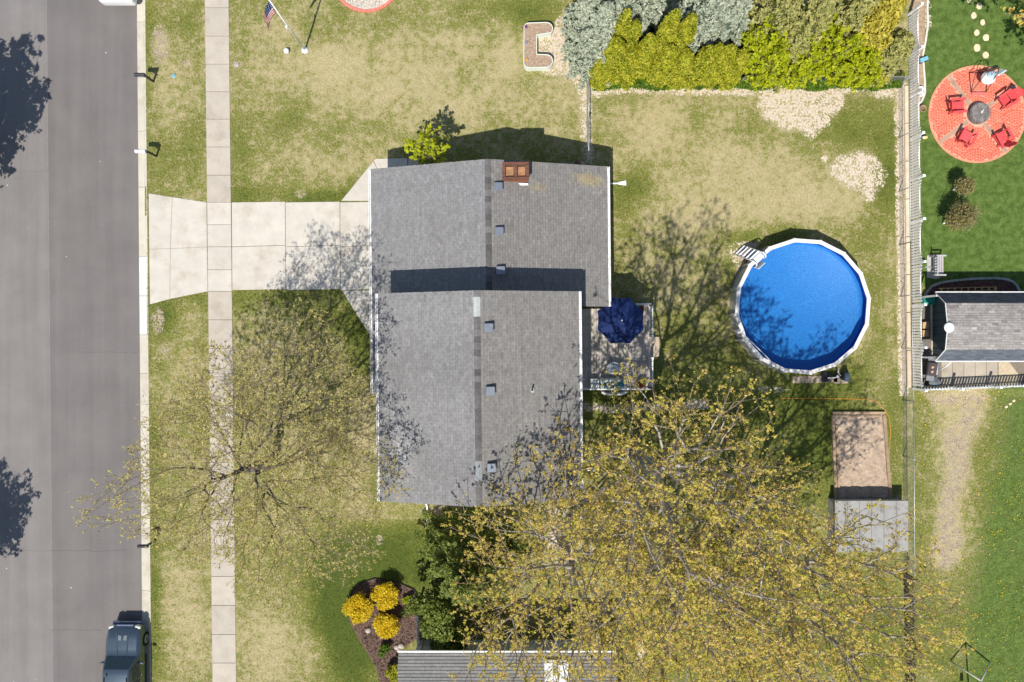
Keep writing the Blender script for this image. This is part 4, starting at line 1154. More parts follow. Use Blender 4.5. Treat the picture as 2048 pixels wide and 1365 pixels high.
MB().blob((.20, .06, .80), (.26, .22, .10), 12, 7, .06, 9).build("pillow", mat("pale_blue_pillow", (.36, .46, .52), .9), sw)
MB().bbox((.62, .18, .86), (.55, .10, .40), .04, rz=.55, rx=.6).build("canopy_wing", mat("pale_canvas", (.62, .66, .68), .8), sw)
MB().bbox((-.04, -.70, .05), (.80, .12, .09), .02).build("footboard", mat("pink_footboard", lin(220, 110, 112), .6), sw)

# ------------------------------------------------------------------ shed
sX0, sX1 = 806 * S, 1030 * S
sye, syk, syr = 92.0 * S, 70.5 * S, 27.0 * S         # north eave, north knee, ridge (m north of centre)
sks, ses = -16.2 * S, -37.5 * S
ze_, zk_, zr2 = 2.05, 2.95, 3.15
shed = thing("shed", "grey gambrel roofed garden shed with round white vent cap", "shed", (sX0, syr, 0))
M_SHED_R = shingle_mat("shed_shingles", (.29, .268, .252), fl=.2)
M_SHED_D = shingle_mat("shed_steep_shingles", (.10, .115, .135), fl=.1)
sl = []
def q3(x, y, z): return Vector((x - sX0, y - syr, z))
for nm, (ya, za), (yb, zb), m_ in (("lower", (sye, ze_), (syk, zk_), M_SHED_D), ("upper", (syk, zk_), (syr, zr2), M_SHED_R), ("upper", (sks, zk_), (syr, zr2), M_SHED_R), ("lower", (ses, ze_), (sks, zk_), M_SHED_D)):
    a, b, c, d = q3(sX0, ya, za), q3(sX1, ya, za), q3(sX1, yb, zb), q3(sX0, yb, zb)
    dn = Vector((0, 0, -.10))
    vs = [a, b, c, d]; vs = [v - Vector((0, 0, .006)) for v in vs] + [v + dn for v in vs]
    fs = [(0, 1, 2, 3), (7, 6, 5, 4), (0, 4, 5, 1), (1, 5, 6, 2), (2, 6, 7, 3), (3, 7, 4, 0)]
    if ya > yb: fs = [f[::-1] for f in fs]
    o = MB().add(vs, fs).build("roof_slope", M_DECK_ROOF, shed)
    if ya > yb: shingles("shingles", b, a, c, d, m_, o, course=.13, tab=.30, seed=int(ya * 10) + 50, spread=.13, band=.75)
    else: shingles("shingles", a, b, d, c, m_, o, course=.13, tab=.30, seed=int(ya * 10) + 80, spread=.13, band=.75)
prof_ = [(sye, ze_), (syk, zk_), (syr, zr2), (sks, zk_), (ses, ze_)]
for (y0, z0), (y1, z1) in zip(prof_[:-1], prof_[1:]):
    MB().tube([q3(sX0 - .012, y0, z0 + .01), q3(sX0 - .012, y1, z1 + .01)], .022, 4, sm=False).build("rake_trim", M_TRIM, shed)
for y, z in ((sye + .03, ze_), (ses - .03, ze_)):
    MB().box(q3((sX0 + sX1) / 2, y, z - .03), (sX1 - sX0, .06, .08)).build("eave_trim", M_TRIM, shed)
wx0 = 838 * S
mb = MB(); w = [(sye - .2, -.03), (sye - .2, ze_), (syk - .05, zk_ - .12), (syr, zr2 - .14), (sks + .05, zk_ - .12), (ses + .2, ze_), (ses + .2, -.03)]
vs = [q3(wx0, y, z) for y, z in w] + [q3(sX1 - .4, y, z) for y, z in w]; n = len(w)
mb.add(vs, [tuple(range(n - 1, -1, -1)), tuple(range(n, 2 * n))] + [(i, i + 1, n + i + 1, n + i) for i in range(n - 1)])
mb.build("wall", mat("slate_wall_panel", lin(70, 84, 92), .7, .08, 2, 20, .05), shed)
for k in range(9):
    y = ses + .25 + (sye - ses - .5) * k / 8
    MB().box(q3(wx0 - .008, y, 1.0), (.016, .03, 2.0)).build("wall_batten", mat("dark_batten", lin(44, 56, 64), .7), shed)
MB().box(q3(wx0 - .03, (sye + ses) / 2, .09), (.05, sye - ses - .5, .14)).build("base_trim", mat("cream_base_trim", lin(214, 204, 186), .7), shed)
for y in (sye - .15, ses + .15):
    MB().box(q3(sX0 + .08, y, ze_ / 2), (.09, .09, ze_ - .02)).build("porch_post", M_TRIM, shed)
vq = P(1901, 655, zr2 + .15)
vo = MB().lathe([(.11, 0), (.11, .16)], 16, (vq.x - sX0, vq.y - syr, zr2 - .14)).build("vent_stack", M_TRIM, shed)
MB().lathe([(.26, 0), (.27, .03), (.20, .08), (.06, .10)], 24, (vq.x - sX0, vq.y - syr, zr2 + .02)).build("vent_cap", mat("white_vent_cap", (.84, .83, .81), .5, .02), shed)
MB().tube([q3(*XY(1864, 612), 2.0), q3(*XY(1864, 720), 1.95), q3(*XY(1867, 732), 1.2), q3(*XY(1868, 742), .25)], .035, 6).build("downspout", M_TRIM, shed)
# paving by the shed
spave = MB().prism([XY(*p) for p in ((1840, 606), (2098, 606), (2098, 771), (1840, 775))], -.1, .004).build("shed_paving_bed", mat("dark_gravel", lin(128, 118, 106), .95, .3, 14, 40, .6), kind="structure", label="gravel bed and pavers around the shed")
M_BIGP = mat("large_grey_paver", lin(172, 162, 146), .9, .09, 2, 26, .2, dirt=lin(128, 118, 104), dirt_scale=1.4, dirt_amt=.4, rand=.07)
for k in range(5):
    xa, xb = 1882 + k * 22.6, 1882 + (k + 1) * 22.6
    slab("paver", [(xa, 700), (xb, 700), (xb, 771), (xa, 772)], -.05, .03, M_BIGP, spave, .012)
for k in range(7):
    slab("tile", [(1840, 610 + k * 14.5), (1860, 610 + k * 14.5), (1860, 624.5 + k * 14.5), (1840, 624.5 + k * 14.5)], -.05, .022, mat("slate_tile", lin(116, 110, 104), .85, .12, 3, 26, .2, rand=.1), spave, .008)
for k in range(3):
    slab("tile", [(1840, 714 + k * 20), (1879, 714 + k * 20), (1879, 734 + k * 20), (1840, 734 + k * 20)], -.05, .022, MATS["slate_tile"], spave, .008)
slab("gravel_pad", [(1997, 722), (2018, 724), (2036, 748), (2036, 770), (1997, 771)], -.05, .016, mat("sandy_gravel", lin(188, 172, 144), .95, .2, 14, 40, .5), spave, 0)
# mulch bed with block edging beside the shed
mbed = MB().prism([XY(*p) for p in MULCH_SHED], -.05, .03).build("shed_mulch_bed", mat("dark_red_mulch", lin(92, 66, 60), .95, .5, 9, 26, .9, spec=.1), kind="structure", label="dark mulch bed along the shed's upper side")
path = [(1847, 598), (1852, 586), (1862, 573), (1880, 566), (1905, 562), (1935, 559), (1965, 557.5), (1990, 557), (2010, 559), (2024, 564), (2032, 572), (2037, 584)]
M_BLOCK = mat("grey_edging_block", lin(158, 156, 152), .9, .12, 4, 30, .3, rand=.12)
def edging(path, nm, par, m_, w=.13, hgt=.12, step=.24):
    pts = [P(*p) for p in path]; acc = 0; out = []
    for a, b in zip(pts[:-1], pts[1:]):
        Ln = (b - a).length; n = max(1, round(Ln / step))
        for i in range(n):
            c = a.lerp(b, (i + .5) / n); d = b - a
            MB().bbox((c.x, c.y, hgt / 2), (Ln / n - .006, w, hgt), .014, rz=math.atan2(d.y, d.x)).build(nm, m_, par)
edging(path, "edging_block", mbed, M_BLOCK)
# wooden ladder planter lying along the wall
wl0 = P(1936, 579, .2)
wlad = thing("wooden_ladder", "tan wooden ladder planter lying in the shed mulch bed", "planter", (wl0.x, wl0.y, .03), math.radians(1.5))
M_TANW = mat("tan_wood", lin(206, 166, 112), .8, .12, 3, 30, .2)
for y in (-.09, .09): MB().box((0, y, .12), (3.1, .035, .2)).build("side_board", M_TANW, wlad)
for k in range(9): MB().box((-1.5 + k * .375, 0, .20), (.05 if 0 < k < 8 else .12, .15, .05)).build("rung", M_TANW, wlad)
MB().box((0, 0, .06), (3.0, .14, .05)).build("soil", M_MULCH, wlad)
# teal tarp bundle between fence and shed
tp = P(1858, 602, .3)
tarp = thing("tarp_bundle", "bright teal folded tarp stuffed between fence and shed", "tarp", (tp.x, tp.y, .02), .1)
for k in range(5):
    y = -.16 + k * .08
    MB().blob((random.uniform(-.05, .05), y, .38 + random.uniform(-.03, .05)), (.44, .06, .10), 12, 6, .12, 20 + k).build("fold", mat("teal_tarp", lin(34, 150, 128), .5, .2, 6, 30, .1), tarp)
MB().box((0, 0, .15), (.7, .36, .3)).build("core", MATS["teal_tarp"], tarp)
# boxes beside the shed
for i, (y, lb) in enumerate(((651, "upper of two tan boxes between fence and shed"), (667, "lower of two tan boxes between fence and shed"))):
    q = P(1852, y, .3); t = thing("storage_box", lb, "box", (q.x, q.y, .02), .05 * i)
    MB().bbox((0, 0, .14), (.34, .36, .28), .01).build("box_body", mat("tan_cardboard", lin(190, 160, 120), .85, .08), t)
    MB().box((0, 0, .286), (.05, .36, .008)).build("tape", mat("tape_strip", lin(214, 190, 150), .5), t)
# bench
bq = P(1876, 532, .35)
bench = thing("garden_bench", "grey slatted garden bench standing near the picket fence", "bench", (bq.x, bq.y, 0), 0)
M_GREYW = mat("grey_bench_wood", lin(176, 172, 172), .8, .1, 4, 30, .2)
for k in range(4): MB().box((-.18 + k * .125, 0, .43), (.10, 1.0, .03)).build("seat_slat", M_GREYW, bench)
for k in range(7): MB().box((-.31, -.45 + k * .15, .68), (.025, .07, .44), ry=-.15).build("back_slat", M_GREYW, bench)
MB().box((-.345, 0, .92), (.05, 1.08, .07)).build("back_rail", M_GREYW, bench)
for s in (-1, 1):
    MB().bbox((.0, s * .53, .64), (.58, .09, .035), .01).build("armrest", M_GREYW, bench)
    for x in (-.28, .25): MB().box((x, s * .53, .32), (.06, .06, .62)).build("leg", M_GREYW, bench)
bp = MB().prism([(bq.x + a, bq.y + b) for a, b in ((-.42, -.62), (.1, -.72), (.30, -.62), (.36, .6), (-.1, .66), (-.42, .6))], -.05, .02).build("bench_pad", mat("pale_pad", lin(178, 176, 170), .9, .08), kind="structure", label="pale paving pad under the garden bench")
# grill and drum in the small court
gq = P(1859, 738, .6)
grill = thing("grill", "black barbecue grill in the corner court beside the shed", "grill", (gq.x, gq.y, .02), 1.45)
MB().bbox((0, 0, .82), (.75, .5, .22), .06).build("hood", mat("dark_hood", (.07, .06, .065), .4), grill)
MB().bbox((0, 0, .40), (.70, .46, .56), .02).build("cabinet", M_BLK, grill)
for s in (-1, 1): MB().box((s * .52, 0, .74), (.28, .42, .03)).build("side_shelf", mat("grey_shelf", (.22, .22, .23), .5), grill)
for s in (-.3, .3):
    for y in (-.18, .18): MB().box((s, y, .07), (.05, .05, .14)).build("leg", M_BLK, grill)
MB().tube([(-.28, -.28, .86), (.28, -.28, .86)], .015, 6).build("handle", M_TRIM, grill)
for x in (-.15, .1): MB().blob((x, .05, .97), (.09, .07, .05), seed=3).build("rag", mat("peach_rag", lin(206, 160, 130), .9), grill)
dq = P(1868, 765, .5)
drum = thing("covered_drum", "round dark grey covered drum in the patio's lower corner", "drum", (dq.x, dq.y, .02))
MB().lathe([(.25, 0), (.27, .3), (.27, .55)], 20, close=False).build("barrel", M_BLK, drum)
for k in range(12):
    a0, a1 = 2 * math.pi * k / 12, 2 * math.pi * (k + 1) / 12
    MB().add([(0, 0, .66), (.31 * math.cos(a0), .31 * math.sin(a0), .55), (.31 * math.cos(a1), .31 * math.sin(a1), .55), (.31 * math.cos(a1), .31 * math.sin(a1), .50), (.31 * math.cos(a0), .31 * math.sin(a0), .50)], [(0, 1, 2), (1, 4, 3, 2)]).build("lid_panel", mat("slate_lid", (.11, .125, .14), .5, .1, rand=.25), drum)
# garden edging along the picket fence (neighbour's bed)
mf = MB().prism([XY(*p) for p in MULCH_FENCE], -.05, .012).build("fence_bed", mat("sandy_bed_soil", lin(160, 138, 112), .95, .25, 6, 30, .5), kind="structure", label="narrow soil bed beside the picket fence")
edging([(1856, -40), (1854, 20), (1855, 50), (1850, 85), (1845, 110), (1847, 140), (1849, 165), (1849, 188), (1843, 203), (1832, 213)], "edging_stone", mf, mat("pale_concrete_edging", lin(206, 200, 190), .9, .06, rand=.05), .11, .07, .4)
# stepping stones
sgrp = "stepping stones across the green lawn"
for i, (px, py, r, lb) in enumerate(((1938, 2, .13, "topmost stepping stone at the picture's upper edge"), (1958, 13, .17, "second stepping stone from the top edge"), (1947, 32, .17, "third stepping stone from the top edge"), (1965, 45, .15, "fourth stepping stone from the top edge"),
        (1953, 66, .16, "fifth stepping stone from the top edge"), (1972, 76, .18, "sixth stepping stone from the top edge"), (1954, 96, .20, "largest stepping stone, second nearest the patio"), (1971, 111, .17, "stepping stone nearest the round patio"))):
    q = P(px, py); n = 9
    poly = [(q.x + r * random.uniform(.85, 1.1) * math.cos(2 * math.pi * k / n), q.y + 1.15 * r * random.uniform(.85, 1.1) * math.sin(2 * math.pi * k / n)) for k in range(n)]
    MB().prism(poly, -.03, .035, .012).build("stepping_stone", mat("pale_step_stone", lin(214, 196, 162), .9, .1), label=lb, cat="stone", group=sgrp)
for i, (px, py, lb) in enumerate(((2012, 814, "lowest of three small pale stones in the grass"), (2020, 808, "middle of three small pale stones in the grass"), (2027, 802, "highest of three small pale stones in the grass"))):
    q = P(px, py); MB().bbox((q.x, q.y, .03), (.16, .13, .08), .03, rz=.6).build("garden_stone", mat("pale_step_stone", lin(214, 196, 162)), label=lb, cat="stone", group="three small stones in the lawn")
# odds and ends along the fence
q = P(1846, 217, .2); bk_ = thing("basket", "round wicker basket on the grass beside the picket fence", "basket", (q.x, q.y, 0))
MB().lathe([(.15, 0), (.20, .22), (.19, .24), (.16, .22), (.14, .08)], 18, close=False).build("side", mat("wicker_tan", lin(150, 124, 92), .9, .25, 20, 50, .4), bk_)
MB().lathe([(.01, .09), (.145, .09)], 18, close=False).build("contents", mat("grass_clippings", lin(120, 110, 84), .9, .3, 14, 40, .4), bk_)
q = P(1851, 275, .2); stt = thing("garden_ornament", "small yellow and white ornament beside the picket fence", "ornament", (q.x, q.y, 0))
MB().blob((0, 0, .16), (.12, .10, .16), 12, 8, .05, 2).build("body", mat("cream_ornament", lin(230, 206, 120), .6), stt); MB().blob((-.12, -.01, .24), (.08, .07, .08), 10, 6, .03, 3).build("head", M_TRIM, stt)
for i, (y, lb) in enumerate(((178, "white ring shaped planter by the fence, upper one"), (188, "white planter ball by the fence, lower one"))):
    q = P(1843, y, .3); t = thing("planter_pot", lb, "pot", (q.x, q.y, .012))
    MB().lathe([(.10, 0), (.15, .26), (.155, .28), (.11, .28), (.09, .2)], 16, close=False).build("pot", M_WPL, t)
    MB().lathe([(.01, .22), (.1, .22)], 14, close=False).build("soil", mat("pale_soil", lin(190, 178, 160), .9), t)
q = P(1849, 118, .3); bx_ = thing("wheel_toy", "small light blue cart parked against the picket fence", "cart", (q.x, q.y, .012), .35)
MB().bbox((0, 0, .22), (.46, .22, .16), .03).build("tray", mat("light_blue_paint", lin(120, 176, 200), .5), bx_)
for s in (-.12, .12): 
    for x in (-.14, .14): MB().tube([(x, s - .02, .08), (x, s + .02, .08)], .08, 12).build("wheel", M_BLK, bx_)
MB().tube([(-.23, 0, .25), (-.5, 0, .5)], .015, 6).build("handle", M_BLK, bx_)
# metal post sticking out of the fence
q = P(1845, 536, .5); t = thing("path_light", "slim grey post light beside the picket fence near the bench", "lamp", (q.x, q.y, 0))
MB().tube([(0, 0, 0), (0, 0, .9)], .025, 6).build("post", M_GALV, t); MB().bbox((.1, 0, .9), (.3, .1, .06), .02).build("lamp_head", M_GALV, t)

# ------------------------------------------------------------------ raised garden bed
gb0 = P(1718, 905)
gbed = thing("raised_bed", "long raised garden bed of bare brown soil framed in timber", "garden bed", (gb0.x, gb0.y, 0))
def gq_(px, py): p = P(px, py) - gb0; return (p.x, p.y)
def soil_mesh():
    n, m_ = 60, 90; r_ = np.random.default_rng(8)
    u, v = np.meshgrid(np.linspace(0, 1, n), np.linspace(0, 1, m_))
    tl, tr, bl, br = (np.array(gq_(*p)) for p in ((1666, 827), (1766, 827), (1672, 995), (1778, 995)))
    xy = (tl[None, None] * ((1 - u) * (1 - v))[..., None] + tr * (u * (1 - v))[..., None] + bl * ((1 - u) * v)[..., None] + br * (u * v)[..., None])
    z = .10 + r_.normal(0, .022, u.shape)
    for _ in range(1): z[1:-1, 1:-1] = (z[1:-1, 1:-1] * 2 + z[:-2, 1:-1] + z[2:, 1:-1] + z[1:-1, :-2] + z[1:-1, 2:]) / 6
    z += .02 * np.sin(xy[..., 0] * 9 + xy[..., 1] * 3)
    ix = np.arange(n * m_).reshape(m_, n)
    return big_mesh("soil", np.concatenate([xy, z[..., None]], 2).reshape(-1, 3), np.stack([ix[1:, :-1].ravel(), ix[1:, 1:].ravel(), ix[:-1, 1:].ravel(), ix[:-1, :-1].ravel()], 1), smooth_=True)
obj("soil", soil_mesh(), mat("garden_soil", lin(168, 148, 128), .95, .22, 5, 30, .6), gbed)
for a, b, w in (((1664, 826), (1768, 826), .16), ((1667, 832), (1760, 832), .10), ((1664, 830), (1670, 996), .15), ((1671, 850), (1676, 996), .12), ((1766, 830), (1779, 996), .18)):
    A, B = Vector(gq_(*a)), Vector(gq_(*b)); c = (A + B) / 2; d = B - A
    MB().bbox((c.x, c.y, .09), (d.length, w, .19), .015, rz=math.atan2(d.y, d.x)).build("timber", mat("bed_timber", lin(158, 136, 110), .9, .18, 3, 26, .3, rand=.14), gbed)
# orange hose on the lawn
hp = [(1560, 797), (1610, 797), (1660, 797.5), (1700, 798), (1735, 799), (1755, 804), (1768, 818), (1778, 835), (1781, 860), (1779, 900), (1777, 930)]
MB().tube([P(a, b, .02) + Vector((0, 0, .0)) for a, b in hp], .016, 6).build("garden_hose", mat("orange_hose", lin(214, 146, 44), .5, .05), label="thin orange garden hose curving round the raised bed", cat="hose")
# flat-roofed grey shed under the trees
pr0 = P(1742, 1052, 1.0)
lean = thing("storage_shed", "low grey flat topped storage shed under the tree branches", "shed", (pr0.x, pr0.y, 0))
M_GREYP = mat("pale_grey_panel", lin(150, 148, 144), .7, .06, 2, 20, .03, dirt=lin(104, 100, 92), dirt_scale=2.6, dirt_amt=.8)
kk = (H - 1.1) / FPX
MB().box((0, 0, .5), (142 * kk, 96 * kk, 1.0)).build("shed_body", M_GREYP, lean)
for k in range(6):
    x = (-.5 + (k + .5) / 6) * 147 * kk
    MB().bbox((x, 0, 1.05), (147 * kk / 6 - .012, 102 * kk, .08), .015).build("roof_panel", M_GREYP, lean)
# ------------------------------------------------------------------ neighbour's house at the lower edge
nz = 2.9
ne0 = P(797, 1306, nz); ne1 = P(1232, 1303, nz)
nh = thing("neighbour_house", "neighbouring house with grey courses of shingles at the bottom edge", "house", (ne0.x, ne0.y, 0))
nW = ne1.x - ne0.x; nD = 5.5; nR = 1.9
E0, E1, R0, R1 = Vector((0, 0, nz)), Vector((nW, 0, nz)), Vector((0, -nD, nz + nR)), Vector((nW, -nD, nz + nR))
vs = [E0, E1, R1, R0]; vs = [v - Vector((0, 0, .006)) for v in vs] + [v - Vector((0, 0, .16)) for v in vs]
sl = MB().add(vs, [f[::-1] for f in [(0, 1, 2, 3), (7, 6, 5, 4), (0, 4, 5, 1), (1, 5, 6, 2), (2, 6, 7, 3), (3, 7, 4, 0)]]).build("roof_slope", M_DECK_ROOF, nh)
M_SH_N = shingle_mat("neighbour_shingles", (.25, .246, .238), fl=.12)
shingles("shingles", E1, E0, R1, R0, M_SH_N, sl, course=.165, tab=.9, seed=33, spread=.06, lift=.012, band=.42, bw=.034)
sl2 = MB().add([(0, -nD, nz + nR), (nW, -nD, nz + nR), (nW, -2 * nD, nz), (0, -2 * nD, nz), (0, -nD, nz + nR - .16), (nW, -nD, nz + nR - .16), (nW, -2 * nD, nz - .16), (0, -2 * nD, nz - .16)],
    [(3, 2, 1, 0), (4, 5, 6, 7), (1, 5, 4, 0), (2, 6, 5, 1), (3, 7, 6, 2), (0, 4, 7, 3)]).build("roof_slope", M_DECK_ROOF, nh)
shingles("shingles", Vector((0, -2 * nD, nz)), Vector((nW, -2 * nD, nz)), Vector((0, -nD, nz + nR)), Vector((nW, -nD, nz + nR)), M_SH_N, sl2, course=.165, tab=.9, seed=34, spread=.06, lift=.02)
MB().box((nW / 2, .05, nz - .05), (nW, .09, .10)).build("gutter", M_TRIM, nh)
wy0 = P(0, 1280).y - ne0.y
M_NSID = mat("sage_siding", lin(192, 198, 192), .7, .04, 2, 20, .03)
MB().add([(.75, wy0, -.05), (nW - .4, wy0, -.05), (nW - .4, -2 * nD + .5, -.05), (.75, -2 * nD + .5, -.05), (.75, wy0, nz - .1), (nW - .4, wy0, nz - .1), (nW - .4, -2 * nD + .5, nz - .1), (.75, -2 * nD + .5, nz - .1), (.75, -nD, nz + nR - .3), (nW - .4, -nD, nz + nR - .3)],
    [(1, 0, 4, 5), (2, 1, 5, 9, 6), (3, 2, 6, 7), (0, 3, 7, 8, 4)]).build("wall", M_NSID, nh)
for k in range(14): MB().box((nW / 2 + .17, wy0 + .008, .1 + k * .19), (nW - 1.17, .018, .012)).build("siding_lap", M_NSID, nh)
MB().tube([(.95, wy0 + .06, 0), (.95, wy0 + .06, nz - .1)], .05, 6).build("downspout", M_TRIM, nh)
# skylight
sp_ = P(1114, 1350, 3.6); sx, sy = sp_.x - ne0.x, sp_.y - ne0.y; sz = nz + nR * (-sy) / nD; ra = math.atan2(nR, nD)
skl = MB().bbox((sx, sy, sz + .06), (1.25, 1.15, .16), .03, rx=-ra).build("skylight", mat("white_skylight", (.80, .80, .80), .4, .04), nh)
MB().bbox((sx, sy, sz + .145), (1.05, .95, .05), .05, rx=-ra).build("dome", mat("white_dome", (.82, .83, .84), .25, .06, 2), skl)

# ------------------------------------------------------------------ foliage builders
def quads_at(C_, size, normal_bias=None, aspect=1.5, rng=RNG, tint=None):
    """one little leaf-shaped quad at each centre"""
    n = len(C_)
    d = rng.normal(size=(n, 3))
    if normal_bias is not None: d = d + normal_bias
    d /= np.linalg.norm(d, axis=1)[:, None] + 1e-9
    r = rng.normal(size=(n, 3)); u = np.cross(d, r); u /= np.linalg.norm(u, axis=1)[:, None] + 1e-9
    v = np.cross(d, u)
    sz = size * np.clip(np.exp(rng.normal(-.05, .38, n)), .4, 2.0) if np.isscalar(size) else size
    u = u * (sz * .5)[:, None]; v = v * (sz * .5 * aspect)[:, None]
    V = np.stack([C_ - v, C_ + u * .9 - v * .1, C_ + v, C_ - u * .9 - v * .1], 1).reshape(-1, 3)
    F = np.arange(n * 4).reshape(-1, 4)
    return V, F
def tube_edges(A, B, ra, rb, n=5):
    """many cone frusta at once"""
    d = B - A; Ln = np.linalg.norm(d, axis=1)[:, None] + 1e-9; d = d / Ln
    ref = np.where(np.abs(d[:, 2:3]) < .9, np.array([[0, 0, 1.0]]), np.array([[1.0, 0, 0]]))
    u = np.cross(d, ref); u /= np.linalg.norm(u, axis=1)[:, None] + 1e-9; v = np.cross(d, u)
    rings = []
    for c, r in ((A, ra), (B, rb)):
        for k in range(n):
            t = 2 * math.pi * k / n
            rings.append(c + (u * math.cos(t) + v * math.sin(t)) * r[:, None])
    V = np.stack(rings, 1)                      # m, 2n, 3
    m_ = len(A); base = (np.arange(m_) * 2 * n)[:, None]
    F = np.stack([np.concatenate([base + k, base + (k + 1) % n, base + n + (k + 1) % n, base + n + k], 1) for k in range(n)], 1).reshape(-1, 4)
    return V.reshape(-1, 3), F

def grow(points, trunk, bf=.35):
    """balanced spanning tree from the trunk nodes through the points"""
    T = np.concatenate([trunk, points]); nt = len(trunk); n = len(T)
    par = np.full(n, -1); path = np.zeros(n)
    for i in range(1, nt): par[i] = i - 1; path[i] = path[i - 1] + np.linalg.norm(T[i] - T[i - 1])
    un = np.arange(nt, n)
    lo = max(1, nt // 2)
    best = np.full(n, 1e9); bp = np.zeros(n, int)
    for i in range(lo, nt):
        c = np.linalg.norm(T[un] - T[i], axis=1) + bf * path[i]
        b = c < best[un]; best[un[b]] = c[b]; bp[un[b]] = i
    alive = np.zeros(n, bool); alive[un] = True
    cost = np.where(alive, best, 1e18)
    order = list(range(nt))
    for _ in range(len(un)):
        j = int(np.argmin(cost)); par[j] = bp[j]; path[j] = path[par[j]] + np.linalg.norm(T[j] - T[par[j]])
        cost[j] = 1e18; alive[j] = False; order.append(j)
        d = T - T[j]; c = np.sqrt(np.einsum('ij,ij->i', d, d)) + bf * path[j]
        b = alive & (c < cost); cost[b] = c[b]; bp[b] = j
    return T, par, order, path

def deciduous(name, label, base, height, fork, radius, lean=(0, 0), npts=2200, r_trunk=.22, leaf_n=30000, leaf_size=.085, leaf_m=None, bark_m=None, seed=1, zc=None, rz=None, twig=.45, low=0., grp=None, bf=.35, clump=5, cen=(0, 0), bare_low=0., twn=4):
    r_ = np.random.default_rng(seed)
    t = thing(name, label, "tree", tuple(base), group=grp)
    zc = zc or height * .62; rz = rz or height - zc
    # points through the crown volume, lumpy outline
    P_ = []
    while len(P_) < npts:
        q = r_.normal(size=(4000, 3)); q /= np.linalg.norm(q, axis=1)[:, None]
        th = np.arctan2(q[:, 1], q[:, 0])
        lump = 1 + .14 * np.sin(3 * th + seed) + .10 * np.sin(5 * th + 2.1 * seed + 3 * q[:, 2]) + .08 * np.sin(9 * th - seed)
        rad = r_.uniform(.10, 1, 4000) ** (1 / 2.3) * lump
        q = q * rad[:, None]
        q = q[(q[:, 2] > -1 + low)]
        P_ += list(q)
    P_ = np.array(P_[:npts]) * np.array([radius, radius, rz]) + np.array([cen[0], cen[1], zc])
    P_ = P_[P_[:, 2] > 1.6]
    nt = 8
    tr = np.array([[lean[0] * (i / (nt - 1)) ** 1.3, lean[1] * (i / (nt - 1)) ** 1.3, fork * i / (nt - 1)] for i in range(nt)])
    tr[1:-1, :2] += r_.normal(0, .05, (nt - 2, 2))
    T, par, order, path = grow(P_, tr, bf)
    n = len(T)
    # pipe model for thickness
    w = np.zeros(n); kids = np.zeros(n, int)
    for j in range(n):
        if par[j] >= 0: kids[par[j]] += 1
    for j in reversed(order):
        if kids[j] == 0: w[j] += 1.0
        if par[j] >= 0: w[par[j]] += w[j]
    rad = r_trunk * (w / w[0]) ** .50
    rad = np.maximum(rad, .006)
    # pull side branches upward a little so they arch
    big = np.full(n, -1); bw = np.zeros(n)
    for j in order:
        if par[j] >= 0 and w[j] > bw[par[j]]: bw[par[j]] = w[j]; big[par[j]] = j
    mv = np.array([j for j in range(nt, n) if big[j] >= 0])
    for _ in range(6): T[mv] = T[mv] * .3 + (T[par[mv]] + T[big[mv]]) * .35
    jit = r_.normal(0, .025, (n, 3)); jit[:nt] = 0; T = T + jit
    ch = np.array([j for j in range(n) if par[j] >= 0]); pa = par[ch]
    tk = ch < nt
    ra = np.minimum(rad[pa], rad[ch] * 1.35); ra[tk] = rad[pa][tk]
    V, F = tube_edges(T[pa[tk]], T[ch[tk]], ra[tk], rad[ch[tk]], 12)
    obj("trunk", big_mesh("trunk", V, F, smooth_=True), bark_m, t)
    thick = (~tk) & (rad[ch] > .022)
    V, F = tube_edges(T[pa[thick]], T[ch[thick]], ra[thick], rad[ch[thick]], 7)
    obj("limbs", big_mesh("limbs", V, F, smooth_=True), bark_m, t)
    thin = (~tk) & ~thick
    V1, F1 = tube_edges(T[pa[thin]], T[ch[thin]], ra[thin], rad[ch[thin]], 4)
    # twigs
    tips = np.where(kids <= 1)[0]; tips = tips[tips >= nt]
    k = twn
    s = np.repeat(tips, k); dirs = T[s] - T[par[s]]; dirs /= np.linalg.norm(dirs, axis=1)[:, None] + 1e-9
    dirs = dirs * .7 + r_.normal(size=dirs.shape) * .75 + np.array([0, 0, .25]); dirs /= np.linalg.norm(dirs, axis=1)[:, None]
    Ln = r_.uniform(.45, 1.2, len(s)) * twig
    A = T[s]; B = A + dirs * Ln[:, None]
    V2, F2 = tube_edges(A, B, np.full(len(s), .0052), np.full(len(s), .0022), 3)
    V = np.concatenate([V1, V2]); F = np.concatenate([F1, F2 + len(V1)])
    obj("twigs", big_mesh("twigs", V, F), M_TWIG, t, kind="stuff")
    # leaves and catkins in small clumps on the twigs
    nc = leaf_n // clump
    pick = r_.integers(0, len(s), nc)
    if bare_low > 0:
        zz = B[pick][:, 2]; keep = r_.uniform(size=nc) < np.clip((zz - zc + rz * .9) / (rz * bare_low), .12, 1); pick = pick[keep]; nc = len(pick)
    f = r_.uniform(.15, 1.0, nc) ** .7
    Cc = A[pick] * (1 - f)[:, None] + B[pick] * f[:, None]
    Cc = np.repeat(Cc, clump, 0) + r_.normal(0, leaf_size * .55, (nc * clump, 3))
    V, F = quads_at(Cc, leaf_size, np.array([-.1, -.4, 1.0]), 1.5, r_)
    tint = np.clip(np.repeat(r_.normal(.5, .22, nc), clump) + r_.normal(0, .12, nc * clump), 0, 1)
    obj("crown", big_mesh("crown", V, F, attrs={"tint": tint}), leaf_m, t)
    return t

